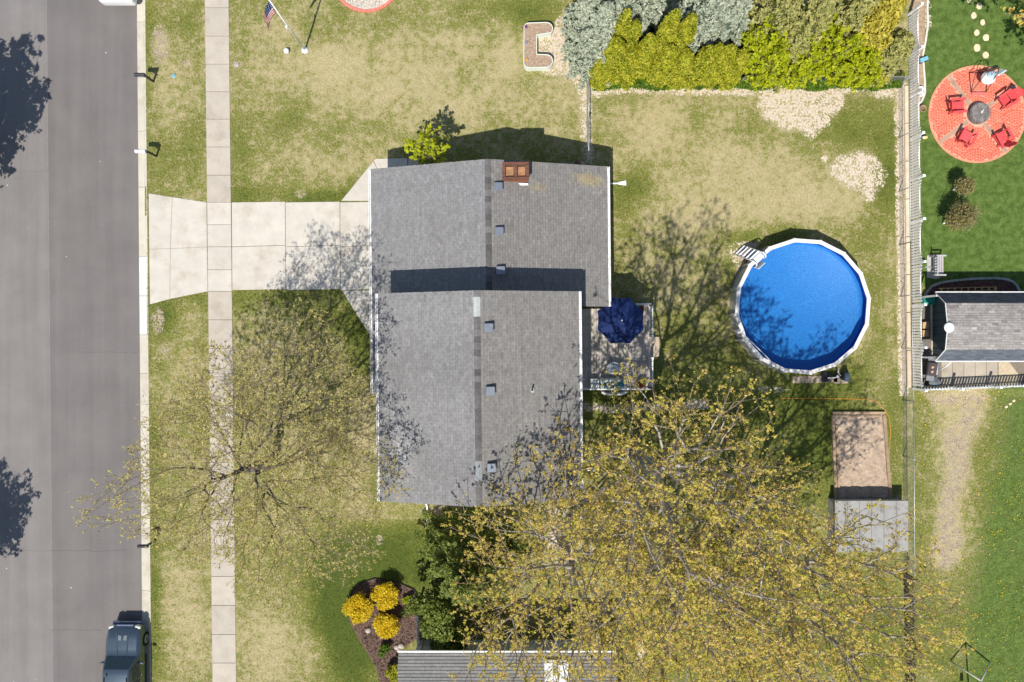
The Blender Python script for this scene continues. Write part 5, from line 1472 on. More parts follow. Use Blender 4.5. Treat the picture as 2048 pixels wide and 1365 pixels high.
M_BARK_D = mat("dark_grey_bark", lin(104, 96, 90), .9, .25, 9, 40, .5)
M_BARK_L = mat("silver_bark", lin(168, 160, 150), .85, .22, 6, 40, .4)
M_TWIG = mat("twig_bark", lin(138, 124, 100), .9, .2, 9, 40, 0)
M_LEAF_Y = leaf_mat("budding_yellow_leaf", [lin(158, 150, 82), lin(186, 175, 100), lin(204, 193, 124), lin(210, 194, 124)], trans=.4)
M_LEAF_O = leaf_mat("ochre_bud_leaf", [lin(166, 172, 48), lin(198, 190, 76), lin(216, 200, 104), lin(224, 194, 116), lin(214, 178, 112)], trans=.45)
M_LEAF_G = leaf_mat("fresh_green_leaf", [lin(60, 84, 24), lin(96, 124, 36), lin(130, 150, 50)], trans=.35)

front = deciduous("street_tree", "bare budding tree spreading over the front pavement", P(548, 912), 13.5, 4.8, 5.9, lean=(-.3, -.15), npts=3600, r_trunk=.20, leaf_n=84000, leaf_size=.042, leaf_m=M_LEAF_Y, bark_m=M_BARK_D, seed=4, zc=8.2, rz=5.3, low=.16, twig=.55, bf=.42, clump=3, cen=(2.2, 1.0), bare_low=1.0)
treeA = deciduous("maple_tree", "tall silver barked tree in yellow bud behind the house", P(1262, 905), 18.0, 8.2, 5.7, lean=(.1, .4), npts=1700, r_trunk=.36, leaf_n=62000, leaf_size=.050, leaf_m=M_LEAF_O, bark_m=M_BARK_L, seed=9, zc=12.2, rz=5.8, low=.05, twig=.6, bf=.42, cen=(.2, -1.2))
treeB = deciduous("maple_tree", "silver barked tree in ochre bud nearest the back fence", P(1464, 1084), 16.0, 5.8, 5.2, lean=(.2, .2), npts=1700, r_trunk=.34, leaf_n=52000, leaf_size=.050, leaf_m=M_LEAF_O, bark_m=M_BARK_L, seed=13, zc=10.6, rz=5.6, low=.05, twig=.6, bf=.42, cen=(0, -.3))
treeC = deciduous("maple_tree", "broad ochre budding tree overhanging the house's lower right corner", P(1128, 1088), 12.0, 3.6, 6.3, lean=(.1, .1), npts=1600, r_trunk=.28, leaf_n=60000, leaf_size=.050, leaf_m=M_LEAF_O, bark_m=M_BARK_L, seed=21, zc=7.6, rz=4.6, low=.10, twig=.55, bf=.42)
treeD = deciduous("maple_tree", "ochre budding tree at the bottom edge beside the neighbour's roof", P(1330, 1190), 12.0, 4.2, 5.0, npts=1200, r_trunk=.26, leaf_n=34000, leaf_size=.050, leaf_m=M_LEAF_O, bark_m=M_BARK_L, seed=27, zc=7.8, rz=4.4, low=.10, twig=.55, bf=.42)
# trees across the street, out of frame, whose shadows lie on the road
w1 = deciduous("roadside_tree", "leafy roadside tree shading the road's upper left edge", P(-72, 335), 8.6, 2.2, 3.3, npts=900, r_trunk=.16, leaf_n=13000, leaf_size=.16, leaf_m=M_LEAF_G, bark_m=M_BARK_D, seed=31, zc=5.7, rz=3.0, twig=.45, grp="roadside trees across the street")
w2 = copy_tree(w1); q = P(-66, 1148); w2.location = (q.x, q.y, 0); w2.scale = (.72, .72, .9); w2.rotation_euler = (0, 0, 1.9); w2["label"] = "leafy roadside tree shading the road's lower left edge"
ne = deciduous("corner_tree", "yellow budding tree reaching in at the upper right corner", P(2092, 78), 11.0, 3.0, 5.0, npts=1000, r_trunk=.22, leaf_n=26000, leaf_size=.085, leaf_m=M_LEAF_O, bark_m=M_BARK_L, seed=35, zc=7.0, rz=4.0, twig=.5)

# ------------------------------------------------------------------ evergreens
def surf_foliage(prof, n, lumps, r_, flare=.20):
    """points near the surface of a lumpy solid of revolution; prof(t) -> radius, height 0..1"""
    t = r_.uniform(0, 1, n * 3); rr = prof(t); keep = r_.uniform(size=n * 3) < (rr / rr.max()) * .9 + .1
    t = t[keep][:n]; rr = rr[keep][:n]; th = r_.uniform(0, 2 * math.pi, len(t))
    l = np.ones(len(t))
    for (a, k, m_, ph) in lumps: l += a * np.sin(k * th + m_ * t + ph)
    f = 1 - flare * np.abs(r_.normal(size=len(t)))
    return np.stack([rr * l * f * np.cos(th), rr * l * f * np.sin(th), t], 1), th
def arborvitae(px, py, h, r, seed, label, m, name="arborvitae", grp=None, n=7000, sz=.085, lumpy=1.0, top=.55, split=1, cat="shrub"):
    r_ = np.random.default_rng(seed)
    t = thing(name, label, cat, tuple(P(px, py)), group=grp)
    Vs = []; Fs = []; T = []; o = 0
    for s in range(split):
        off = np.zeros(2) if split == 1 else np.array([math.cos(2.4 * s + seed), math.sin(2.4 * s + seed)]) * r * .42
        hh = h * (1 if s == 0 else r_.uniform(.72, .95)); rr0 = r if split == 1 else r * .72
        prof = lambda q: rr0 * (np.clip((1 - q), 0, 1) ** top) * (.80 + .2 * np.sin(np.clip(q * 2.2, 0, 1) * math.pi / 2 + .2))
        lumps = [(.09 * lumpy, 3, 5, r_.uniform(0, 6)), (.07 * lumpy, 5, -9, r_.uniform(0, 6)), (.05 * lumpy, 8, 17, r_.uniform(0, 6)), (.05 * lumpy, 2, 23, r_.uniform(0, 6))]
        Q, th = surf_foliage(prof, n // split, lumps, r_)
        Q[:, 2] *= hh; Q[:, :2] += off
        # little fans that stand up and outward
        nb = np.stack([np.cos(th), np.sin(th), np.full(len(th), .5)], 1) * 1.1
        V, F = quads_at(Q, sz, nb, 1.6, r_)
        Vs.append(V); Fs.append(F + o); o += len(V); T.append(np.clip(r_.normal(.5, .2, len(F)) + .12 * np.sin(3 * th + 4 * Q[:, 2]), 0, 1))
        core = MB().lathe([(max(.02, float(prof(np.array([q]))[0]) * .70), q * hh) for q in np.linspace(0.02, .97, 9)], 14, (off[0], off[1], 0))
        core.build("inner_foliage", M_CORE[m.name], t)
    obj("foliage", big_mesh("foliage", np.concatenate(Vs), np.concatenate(Fs), attrs={"tint": np.concatenate(T)}), m, t)
    MB().tube([(0, 0, 0), (0, 0, h * .5)], [.09, .04], 8).build("trunk", M_BARK_D, t)
    return t
M_ARB = leaf_mat("golden_arborvitae", [lin(90, 102, 22), lin(140, 146, 32), lin(174, 172, 46), lin(190, 182, 74)], trans=.2)
M_SPR = leaf_mat("blue_spruce_needles", [lin(118, 130, 108), lin(160, 168, 146), lin(188, 192, 170)], trans=.12)
M_OLV = leaf_mat("olive_cedar", [lin(112, 116, 60), lin(156, 156, 92), lin(186, 176, 108)], trans=.15)
M_GLD = leaf_mat("gold_cypress", [lin(148, 140, 44), lin(184, 172, 66), lin(206, 190, 92)], trans=.2)
M_DKG = leaf_mat("dark_cedar_green", [lin(76, 92, 36), lin(112, 126, 54), lin(140, 148, 72)], trans=.25)
M_BRT = leaf_mat("bright_spring_leaf", [lin(110, 126, 14), lin(160, 172, 20), lin(190, 198, 30), lin(206, 208, 60)], trans=.42)
M_IVY = leaf_mat("green_ground_cover", [lin(56, 84, 20), lin(88, 118, 30), lin(120, 146, 44)], trans=.3)
M_FORS = leaf_mat("forsythia_flower", [lin(196, 158, 20), lin(226, 200, 36), lin(240, 224, 76)], trans=.4)
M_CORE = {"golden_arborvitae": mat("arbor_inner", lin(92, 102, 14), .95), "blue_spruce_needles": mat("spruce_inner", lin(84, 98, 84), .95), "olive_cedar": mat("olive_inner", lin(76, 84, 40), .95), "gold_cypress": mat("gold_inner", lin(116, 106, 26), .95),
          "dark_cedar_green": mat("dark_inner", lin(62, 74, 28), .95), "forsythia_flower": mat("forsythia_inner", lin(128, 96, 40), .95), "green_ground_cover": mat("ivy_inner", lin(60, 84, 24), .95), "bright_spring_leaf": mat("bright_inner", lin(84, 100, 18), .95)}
hg = "golden arborvitae hedge"
arb = [(1212, 150, 4.9, 0.85, "golden arborvitae at the hedge's left end, front", 1), (1232, 122, 6.6, 0.78, "tall golden arborvitae behind the hedge's left end", 2), (1246, 152, 3.6, 0.85, "second golden arborvitae from the hedge's left end", 1),
       (1270, 148, 5.2, 0.62, "slim golden arborvitae, third from the hedge's left end", 1), (1302, 128, 6.7, 0.68, "golden arborvitae with the tallest tip mid hedge", 1), (1312, 155, 4.3, 0.78, "golden arborvitae mid hedge, in front of the tallest", 1), (1335, 126, 6.1, 0.75, "golden arborvitae right of the tallest tip", 1),
       (1345, 156, 3.7, 0.85, "golden arborvitae just right of mid hedge, front", 1), (1385, 154, 5.0, 0.9, "double topped golden arborvitae right of mid hedge", 2), (1418, 156, 4.4, 0.75, "golden arborvitae second from the hedge's right end", 1), (1448, 158, 3.8, 0.8, "golden arborvitae closing the hedge's right end", 1), (1196, 160, 2.9, 0.7, "shortest golden arborvitae beside the blue spruce", 1)]
for i, (px, py, h_, r, lb, sp) in enumerate(arb): arborvitae(px, py, h_, r, 40 + i, lb, M_ARB, grp=hg, split=sp, n=10500, sz=.062, top=.36, lumpy=1.2)

def spruce(px, py, h, r, seed, label, m, name="spruce_tree", grp=None, dens=1.0, droop=.25):
    r_ = np.random.default_rng(seed); t = thing(name, label, "tree", tuple(P(px, py)), group=grp)
    MB().tube([(0, 0, 0), (0, 0, h * .97)], [r * .075, .015], 8).build("trunk", M_BARK_D, t)
    A = []; B = []; W = []; Cn = []; nrm = []
    nw = int(h * 3.2)
    for i in range(nw):
        f = (i + r_.uniform(-.3, .3)) / nw; f = min(max(f, 0.02), .985); z = .3 + (h - .35) * f; L0 = r * (1 - f) ** .85 * r_.uniform(.88, 1.1) + .08
        nb = int(6 + 4 * (1 - f)); a0 = r_.uniform(0, 6.28)
        for k in range(nb):
            a = a0 + 2 * math.pi * k / nb + r_.uniform(-.25, .25); Lb = L0 * r_.uniform(.75, 1.1)
            e = np.array([math.cos(a), math.sin(a), 0]); side = np.array([-math.sin(a), math.cos(a), 0])
            tip = np.array([0, 0, z]) + e * Lb + np.array([0, 0, -droop * Lb])
            A.append([0, 0, z]); B.append(tip); W.append(.02)
            m_ = int((14 + Lb * 46) * dens)
            s = r_.uniform(.12, 1, m_) ** .8
            base = np.array([0, 0, z]) + e * (Lb * s)[:, None] + np.array([0, 0, -droop * Lb]) * (s ** 1.3)[:, None]
            wdt = .30 * Lb * (1.05 - s) + .06
            q = base + side * (r_.uniform(-1, 1, m_) * wdt)[:, None] + np.array([0, 0, 1.0]) * r_.normal(0, .05, m_)[:, None]
            Cn.append(q); nrm.append(np.tile(e * .35 + np.array([0, 0, 1.0]), (m_, 1)))
    V, F = tube_edges(np.array(A, float), np.array(B, float), np.array(W), np.array(W) * .3, 4)
    obj("branches", big_mesh("branches", V, F), M_BARK_D, t, kind="stuff")
    Cn = np.concatenate(Cn); nrm = np.concatenate(nrm)
    V, F = quads_at(Cn, .080, nrm * 1.2, 2.1, r_)
    obj("needles", big_mesh("needles", V, F, attrs={"tint": np.clip(r_.normal(.5, .24, len(F)), 0, 1)}), m, t)
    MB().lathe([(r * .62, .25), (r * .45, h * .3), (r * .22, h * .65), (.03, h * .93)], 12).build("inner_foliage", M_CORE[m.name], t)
    return t
sg = "blue spruces behind the hedge"
spruce(1186, 118, 7.0, 1.9, 61, "pale blue spruce at the hedge's left corner", M_SPR, grp=sg, dens=1.5)
spruce(1215, 75, 8.5, 2.1, 62, "blue spruce behind the hedge, second from left", M_SPR, grp=sg, dens=1.4)
spruce(1172, 70, 6.5, 1.7, 69, "blue spruce at the top edge, left of the hedge", M_SPR, grp=sg, dens=1.4)
spruce(1270, 62, 8.0, 1.8, 63, "blue spruce behind the hedge's middle", M_SPR, grp=sg, dens=1.3)
spruce(1372, 95, 9.0, 2.2, 64, "large blue spruce right of mid hedge, at the top edge", M_SPR, grp=sg, dens=1.5)
spruce(1420, 100, 7.5, 1.7, 65, "blue spruce beside the bright green shrubs", M_SPR, grp=sg, dens=1.4)
og = "olive cedars at the back corner"
spruce(1500, 90, 9.0, 2.0, 66, "olive green cedar at the top edge, left one", M_OLV, "cedar_tree", og, 1.4, .1)
spruce(1548, 118, 8.2, 2.0, 67, "olive green cedar overtopping the bright shrubs", M_OLV, "cedar_tree", og, 1.6, .1)
spruce(1635, 92, 8.0, 1.7, 68, "olive green cedar at the top edge, right one", M_OLV, "cedar_tree", og, 1.4, .1)
arborvitae(1684, 106, 6.6, 1.5, 71, "golden yellow cypress beside the picket fence top", M_GLD, "cypress", n=12000, sz=.10, lumpy=1.5)
arborvitae(1745, 130, 4.0, 1.35, 72, "olive rounded bush against the white picket fence", M_OLV, "yew_bush", n=9000, sz=.09, lumpy=1.6)

def shrub(px, py, h, r, seed, label, m, name="shrub", grp=None, n=6000, sz=.10, ry=None, stems=9, cat="shrub", zlo=.15, lob=9, core=True, airy=.0):
    r_ = np.random.default_rng(seed); t = thing(name, label, cat, tuple(P(px, py)), group=grp); ry = ry or r
    lobes = []
    for k in range(lob):
        a = r_.uniform(0, 6.28); q = r_.uniform(.2, .75)
        lobes.append((r * q * math.cos(a), ry * q * math.sin(a), h * r_.uniform(.45, .8), r_.uniform(.32, .5)))
    Q = []; NB = []; k_ = r_.integers(0, lob, n)
    d = r_.normal(size=(n, 3)); d /= np.linalg.norm(d, axis=1)[:, None]; d[:, 2] = np.where(d[:, 2] < -.3, -d[:, 2], d[:, 2])
    lb_ = np.array(lobes)[k_]
    s = (1 - .22 * np.abs(r_.normal(size=n)) - airy * r_.uniform(0, 1, n))
    Q = np.stack([lb_[:, 0] + d[:, 0] * lb_[:, 3] * r * s * 1.1, lb_[:, 1] + d[:, 1] * lb_[:, 3] * ry * s * 1.1, lb_[:, 2] + d[:, 2] * lb_[:, 3] * h * .62 * s], 1)
    Q = Q[Q[:, 2] > .04]; d = d[:len(Q)]
    V, F = quads_at(Q, sz, np.array([0, -.1, .7]), 1.3, r_)
    obj("foliage", big_mesh("foliage", V, F, attrs={"tint": np.clip(r_.normal(.5, .22, len(F)) + .25 * (Q[:, 2] / h - .6), 0, 1)}), m, t)
    mb = MB()
    for (x, y, z, q) in lobes: mb.tube([(x * .1, y * .1, 0), (x * .6, y * .6, z * .6), (x, y, z * 1.1)], [.03, .02, .008], 5)
    mb.build("stems", M_BARK_D, t)
    return t
bg_ = "bright green shrubs in the back row"
for i, (px, py, h_, r, lb) in enumerate(((1482, 130, 4.6, 1.25, "bright green shrub beside the hedge's right end"), (1508, 145, 4.0, 1.3, "bright green shrub, second from the hedge end"), (1540, 152, 3.4, 1.2, "bright green shrub at the front of the shrub row"), (1585, 145, 3.8, 1.35, "bright green shrub in the shrub row's middle"),
        (1615, 132, 4.6, 1.3, "tall bright green shrub behind the row's middle"), (1640, 150, 3.6, 1.35, "bright green shrub right of the row's middle"), (1680, 152, 3.2, 1.25, "bright green shrub second nearest the fence corner"), (1560, 120, 4.8, 1.2, "bright green shrub below the olive cedar"))):
    deciduous('shrub', lb, P(px, py), h_, h_ * .16, r * 1.05, npts=330, r_trunk=.07, leaf_n=7600, leaf_size=.082, leaf_m=M_BRT, bark_m=M_BARK_D, seed=80 + i, zc=h_ * .52, rz=h_ * .48, twig=.3, grp=bg_, bf=.5, clump=9)['category'] = 'shrub'
shrub(1735, 155, 2.0, .9, 95, "yellow green low shrub at the fence corner", M_GLD, n=2600, sz=.10, airy=.2)
# low green growth along the foot of the hedge
mats_ = []
r_ = np.random.default_rng(77); n = 26000
xx = r_.uniform(1185, 1800, n); yy = 168 + r_.normal(0, 7, n) + 3 * np.sin(xx / 23); keep = (yy < 180 + 3 * np.sin(xx / 17)); xx, yy = xx[keep], yy[keep]
Q = np.stack([(xx - CX) * S, (CY - yy) * S, r_.uniform(.03, .55, len(xx)) * np.clip((184 - yy) / 16, .15, 1)], 1)
V, F = quads_at(Q, .09, np.array([0, 0, .8]), 1.5, r_)
obj("ground_cover", big_mesh("ground_cover", V, F, attrs={"tint": r_.uniform(0, 1, len(F))}), M_IVY, kind="stuff", label="low green growth along the foot of the hedge")
# dark cedar by the house
spruce(940, 1095, 7.6, 3.3, 101, "dark green cedar below the house", M_DKG, "cedar_tree", None, 2.3, .12)
shrub(880, 1200, 3.2, 1.5, 103, "mid green spreading bush beside the white fence", M_DKG, n=7000, sz=.10)
shrub(905, 1245, 2.8, 1.3, 104, "mid green bush against the neighbour's wall", M_DKG, n=6000, sz=.10)
# redbud-green shrub at the house's upper corner
deciduous('young_tree', "young bright green tree at the garage's upper wall", P(868, 318), 3.3, 1.0, .95, npts=110, r_trunk=.05, leaf_n=1100, leaf_size=.10, leaf_m=M_BRT, bark_m=M_BARK_L, seed=105, zc=2.5, rz=1.2, twig=.35, clump=7)
shrub(1152, 335, .8, .35, 106, "small dry pinkish bush by the gate", leaf_mat("dry_pink_twig", [lin(110, 84, 74), lin(150, 116, 104), lin(168, 134, 122)]), n=700, sz=.05)
# mulch bed with forsythias
mbs = MB().prism([XY(*p) for p in MULCH_S], -.05, .03).build("mulch_bed", M_MULCH, kind="structure", label="curved brown mulch bed beside the neighbour's house")
r_ = np.random.default_rng(55); n = 9000
xx = r_.uniform(690, 842, n); yy = r_.uniform(1155, 1420, n); keep = seg_poly_sdf(xx, yy, MULCH_S) < -2; xx, yy = xx[keep], yy[keep]
V, F = quads_at(np.stack([(xx - CX) * S, (CY - yy) * S, r_.uniform(.034, .06, len(xx))], 1), .055, np.array([0, 0, 2.0]), 2.6, r_)
obj("bark_chips", big_mesh("bark_chips", V, F, attrs={"tint": r_.uniform(.55, 1.5, len(F))}), mat("bark_chip", lin(106, 86, 76), .95, .1, tint=True), mbs, kind="stuff")
edging([(697, 1205), (703, 1186), (714, 1170), (748, 1157), (790, 1162), (828, 1179), (836, 1190)], "edging_strip", mbs, mat("black_edging", (.03, .028, .026), .7), .05, .09, .5)
for i, (px, py, r, lb) in enumerate(((723, 1208, .78, "leftmost of three round yellow forsythia bushes"), (774, 1183, .78, "topmost of three round yellow forsythia bushes"), (777, 1242, .68, "lowest of three round yellow forsythia bushes"))):
    t = shrub(px, py, 1.15, r, 110 + i, lb, M_FORS, "forsythia_bush", "yellow forsythias in the mulch bed", n=6500, sz=.06, lob=34, airy=.2)
shrub(816, 1196, .5, .32, 114, "small bright green plant near the fence end", M_BRT, "green_plant", n=700, sz=.06)
shrub(771, 1294, .6, .38, 115, "small green plant at the mulch bed's middle", M_IVY, "green_plant", n=900, sz=.06)
shrub(790, 1338, .8, .5, 116, "rounded green bush beside the neighbour's roof corner", M_ARB, "green_bush", n=1800, sz=.06)
shrub(812, 1222, .35, .45, 117, "sparse low plant beside the lowest forsythia", M_DKG, "green_plant", n=350, sz=.06)
M_ROCK = mat("pale_boulder", lin(176, 164, 154), .9, .14, 5, 30, .4)
for i, (px, py, r, lb) in enumerate(((737, 1260, .17, "lone grey boulder below the leftmost forsythia"), (794, 1294, .16, "left boulder of the cluster of three"), (803, 1291, .18, "right boulder of the cluster of three"), (799, 1300, .16, "front boulder of the cluster of three"))):
    q = P(px, py); MB().blob((q.x, q.y, r * .4), (r, r * .95, r * .85), 14, 9, .06, 30 + i).build("boulder", M_ROCK, label=lb, cat="boulder", group="boulders in the mulch bed")
# saplings in the neighbour's lawn
M_BUD = leaf_mat("reddish_bud", [lin(112, 112, 58), lin(146, 138, 84), lin(166, 150, 104)], trans=.2)
def sapling(px, py, h, r, seed, lb):
    r_ = np.random.default_rng(seed)
    t = thing("sapling", lb, "tree", tuple(P(px, py)), group="budding saplings on the green lawn")
    MB().tube([(0, 0, 0), (.02, .01, h * .5), (0, 0, h * .9)], [.03, .022, .008], 7).build("trunk", M_BARK_D, t)
    n = 420; d = r_.normal(size=(n, 3)); d /= np.linalg.norm(d, axis=1)[:, None]; d[:, 2] = np.abs(d[:, 2]) * 1.1 - .25
    A = np.stack([np.zeros(n), np.zeros(n), r_.uniform(h * .35, h * .8, n)], 1); B = np.array([0, 0, h * .62]) + d * np.array([r, r, h * .36]) * r_.uniform(.7, 1.08, n)[:, None]
    V, F = tube_edges(A, B, np.full(n, .007), np.full(n, .003), 3)
    obj("twigs", big_mesh("twigs", V, F), M_BARK_D, t, kind="stuff")
    k = r_.integers(0, n, 4200); f = r_.uniform(.45, 1.05, 4200)[:, None]
    Q = A[k] * (1 - f) + B[k] * f + r_.normal(0, .03, (4200, 3))
    V, F = quads_at(Q, .042, np.array([0, -.3, .8]), 1.4, r_)
    obj("crown", big_mesh("crown", V, F, attrs={"tint": np.clip(r_.normal(.5, .25, len(F)), 0, 1)}), M_BUD, t)
    MB().tube([(0, 0, 0), (0, 0, .35)], .05, 8).build("trunk_guard", M_WPL, t)
sapling(1904, 381, 1.9, .55, 121, "smaller budding sapling nearest the round patio")
sapling(1897, 440, 2.3, .85, 122, "larger budding sapling nearest the shed")
sapling(1884, 448, 2.1, .55, 123, "slender budding sapling left of the larger one")
# dandelions and leaf tufts in the rough grass
r_ = np.random.default_rng(91); n = 2600
xx = r_.uniform(1830, 2100, n); yy = r_.uniform(782, 1400, n); k = (np.sin(xx / 31) + np.sin(yy / 43 + xx / 57) + r_.normal(0, .9, n)) > .1; xx, yy = xx[k], yy[k]
Q = np.stack([(xx - CX) * S, (CY - yy) * S, np.full(len(xx), .085)], 1)
V, F = quads_at(Q, .036, np.array([0, 0, 6.0]), 1.0, r_)
obj("dandelions", big_mesh("dandelions", V, F, attrs={"tint": r_.uniform(.3, 1, len(F))}), leaf_mat("dandelion_yellow", [lin(200, 160, 10), lin(236, 200, 20)], trans=.1), kind="stuff", label="scattered yellow dandelions in the rough grass")
# ------------------------------------------------------------------ mailboxes
def mailbox(px, py, lb, col, post_col, arm=.75, ang=math.pi):
    """px,py: foot of the post"""
    t = thing("mailbox", lb, "mailbox", tuple(P(px, py)), ang, "mailboxes along the kerb")
    mp = mat("mailbox_post_" + post_col, (.03, .03, .032) if post_col == "black" else (.70, .69, .66), .5)
    MB().box((0, 0, .53), (.09, .09, 1.06)).build("post", mp, t)
    MB().box((arm * .45, 0, .98), (arm, .09, .07)).build("arm", mp, t)
    MB().box((arm * .26, 0, .78), (.06, .06, .5), ry=.75).build("brace", mp, t)
    mb = MB(); n = 10; L0, L1 = arm - .28, arm + .26; w, h_ = .085, .13
    sec = [(-w, 0), (w, 0), (w, h_)] + [(w * math.cos(math.pi * k / n), h_ + w * math.sin(math.pi * k / n)) for k in range(1, n)] + [(-w, h_)]
    vs = [(L0, y, 1.02 + z) for y, z in sec] + [(L1, y, 1.02 + z) for y, z in sec]; m_ = len(sec)
    mb.add(vs, [tuple(range(m_ - 1, -1, -1)), tuple(range(m_, 2 * m_))] + [(i, (i + 1) % m_, m_ + (i + 1) % m_, m_ + i) for i in range(m_)])
    mb.build("box", mat("mailbox_" + col, (.035, .037, .042) if col == "black" else (.80, .80, .79), .35, .05), t)
    MB().box((L1 + .01, 0, 1.11), (.02, .17, .18)).build("door", mat("mailbox_door", (.10, .10, .11), .4) if col == "black" else M_TRIM, t)
    MB().box((L1 - .15, -.1, 1.18), (.04, .012, .16)).build("flag", mat("mailbox_flag", (.35, .04, .03), .5), t)
mailbox(307, 164, "black mailbox on a black post, farthest up the street", "black", "black", .22)
mailbox(313, 313, "white mailbox on a dark post just above the driveway", "white", "black", .34)
mailbox(310, 1082, "dark mailbox over the kerb below the street tree", "black", "black", .12, math.pi + .02)

# ------------------------------------------------------------------ flagpole with flag
fp = P(610, 101)
flag = thing("flagpole", "white flagpole flying a limp American flag on the front lawn", "flagpole", tuple(fp))
MB().lathe([(.19, 0), (.19, .05), (.10, .09), (.07, .14)], 22).build("base", M_WPL, flag)
MB().tube([(0, 0, .05), (0, 0, 3.6), (0, 0, 7.3)], [.05, .042, .03], 10).build("pole", mat("white_pole", (.78, .78, .79), .35, .03), flag)
MB().blob((0, 0, 7.36), (.08, .08, .08), 12, 8, 0, 1).build("ball", mat("gold_ball", (.6, .42, .1), .3, metal=.8), flag)
MB().tube([(.045, -.03, 1.2), (.05, -.04, 4), (.045, -.03, 7.2)], .006, 4).build("halyard", M_TRIM, flag)
MB().tube([(.05, 0, 1.18), (.09, 0, 1.22), (.05, 0, 1.3)], .01, 5).build("cleat", M_GALV, flag)
MB().bbox((-.05, -.06, 3.25), (.10, .12, .16), .02).build("clamp", M_WPL, flag)
def flag_cloth():
    nu, nv = 40, 26; Wf, Hf = 1.55, 1.15
    vs = []; uv = []
    for j in range(nv + 1):
        for i in range(nu + 1):
            u, v = i / nu, j / nv
            # hangs from the pole: cloth falls and gathers in folds
            out = .78 * (1 - math.exp(-2.2 * u)); drop = 1.75 * u ** 1.12 * .8
            fold = .11 * math.sin(u * 9 + v * 2.2) * u ** .6 + .05 * math.sin(u * 17 + v * 5)
            x = -.05 - out * (.80 + .2 * v) + .0; y = -.05 - out * .62 + fold
            z = 6.1 - v * Hf - drop * (1 - .18 * v)
            vs.append((x + fold * .4, y, z)); uv.append((u, v))
    fs = [(j * (nu + 1) + i, j * (nu + 1) + i + 1, (j + 1) * (nu + 1) + i + 1, (j + 1) * (nu + 1) + i) for j in range(nv) for i in range(nu)]
    me = bpy.data.meshes.new("flag_cloth"); me.from_pydata(vs, [], fs)
    me.polygons.foreach_set("use_smooth", [True] * len(fs))
    red = mat("flag_red", lin(214, 36, 58), .8, .05); wht = mat("flag_white", (.80, .80, .80), .8, .03); blu = mat("flag_blue", lin(34, 52, 110), .8, .05)
    for m_ in (red, wht, blu): me.materials.append(m_)
    idx = []
    for j in range(nv):
        for i in range(nu):
            u, v = (i + .5) / nu, (j + .5) / nv
            if u < .40 and v < 7 / 13:
                a, b = (i * 11 / (nu * .40)) % 1, (j * 9 / (nv * 7 / 13)) % 1
                idx.append(1 if (i % 3 == 1 and j % 3 == 1) else 2)
            else: idx.append(0 if int(v * 13) % 2 == 0 else 1)
    me.polygons.foreach_set("material_index", idx)
    sol = me; return me
o = obj("flag", flag_cloth(), None, flag)
md = o.modifiers.new("thickness", 'SOLIDIFY'); md.thickness = .004
q = P(573, 102, .15); gl_ = thing("globe_light", "white ball ornament on the lawn left of the flagpole", "ornament", (q.x, q.y, 0))
MB().blob((0, 0, .16), (.15, .15, .15), 20, 12, 0, 1).build("globe", M_WPL, gl_); MB().lathe([(.08, 0), (.06, .05)], 14).build("foot", M_WPL, gl_)
# circular gravel bed with red edging at the top edge
gc = P(733, -46)
gbed2 = MB().lathe([(67 * S, -.05), (67 * S, .03)], 48, tuple(gc)).build("gravel_bed", mat("pale_gravel", lin(196, 188, 176), .95, .3, 16, 50, .6), kind="structure", label="round gravel bed with red edging at the top edge")
r_ = np.random.default_rng(66); n = 5000; rr = 63 * S * np.sqrt(r_.uniform(0, 1, n)); th = r_.uniform(0, 6.28, n)
V, F = quads_at(np.stack([gc.x + rr * np.cos(th), gc.y + rr * np.sin(th), np.full(n, .045)], 1), .055, np.array([0, 0, 3.0]), 1.1, r_)
obj("pebbles", big_mesh("pebbles", V, F, attrs={"tint": r_.uniform(.45, 1.35, n)}), mat("pebble_mix", lin(196, 186, 172), .9, .1, tint=True), gbed2, kind="stuff")
edging([(733 + 69 * math.cos(t), -46 + 69 * math.sin(t)) for t in np.linspace(0, 2 * math.pi, 49)], "edging_brick", gbed2, mat("red_edging", lin(216, 124, 108), .85, .08, rand=.06), .16, .10, .5)
# C-shaped planter
zp = .55
cpl = thing("stone_planter", "white C-shaped planter box full of bare soil on the lawn", "planter", tuple(P(1075, 92)))
def arc(cx, cy, r, a0, a1, n=7): return [(cx + r * math.cos(math.radians(a0 + (a1 - a0) * k / n)), cy + r * math.sin(math.radians(a0 + (a1 - a0) * k / n))) for k in range(n + 1)]
# outline in photo pixels at rim height: left 1047-1105, 45-136
out_px = arc(1058, 56, 10.5, 180, 270) + arc(1093, 57.5, 13, 270, 400, 8) + [(1074, 70.5), (1074, 108.5)] + arc(1093, 122, 13, 270, 450, 8)[0:9] + arc(1058, 125, 11, 90, 180)
out_px[20:20] = []
cpt = P(1075, 92)
poly = ccw([(XY(a, b, zp)[0] - cpt.x, XY(a, b, zp)[1] - cpt.y) for a, b in out_px])
inn = inset(poly, .035)
n = len(poly); mb = MB()
vs = [(x, y, 0) for x, y in poly] + [(x, y, zp) for x, y in poly] + [(x, y, zp) for x, y in inn] + [(x, y, zp - .12) for x, y in inn]
fs = []
for i in range(n):
    j = (i + 1) % n; fs += [(i, j, n + j, n + i), (n + i, n + j, 2 * n + j, 2 * n + i), (2 * n + i, 2 * n + j, 3 * n + j, 3 * n + i)]
mb.add(vs, fs).build("planter_wall", mat("pale_green_white_wall", lin(214, 220, 208), .7, .05, 2, 20, .03), cpl)
MB().add([(x, y, zp - .045) for x, y in inset(poly, .03)], [tuple(range(n))]).build("soil", mat("dry_bark_soil", lin(158, 136, 116), .95, .25, 8, 30, .6), cpl)
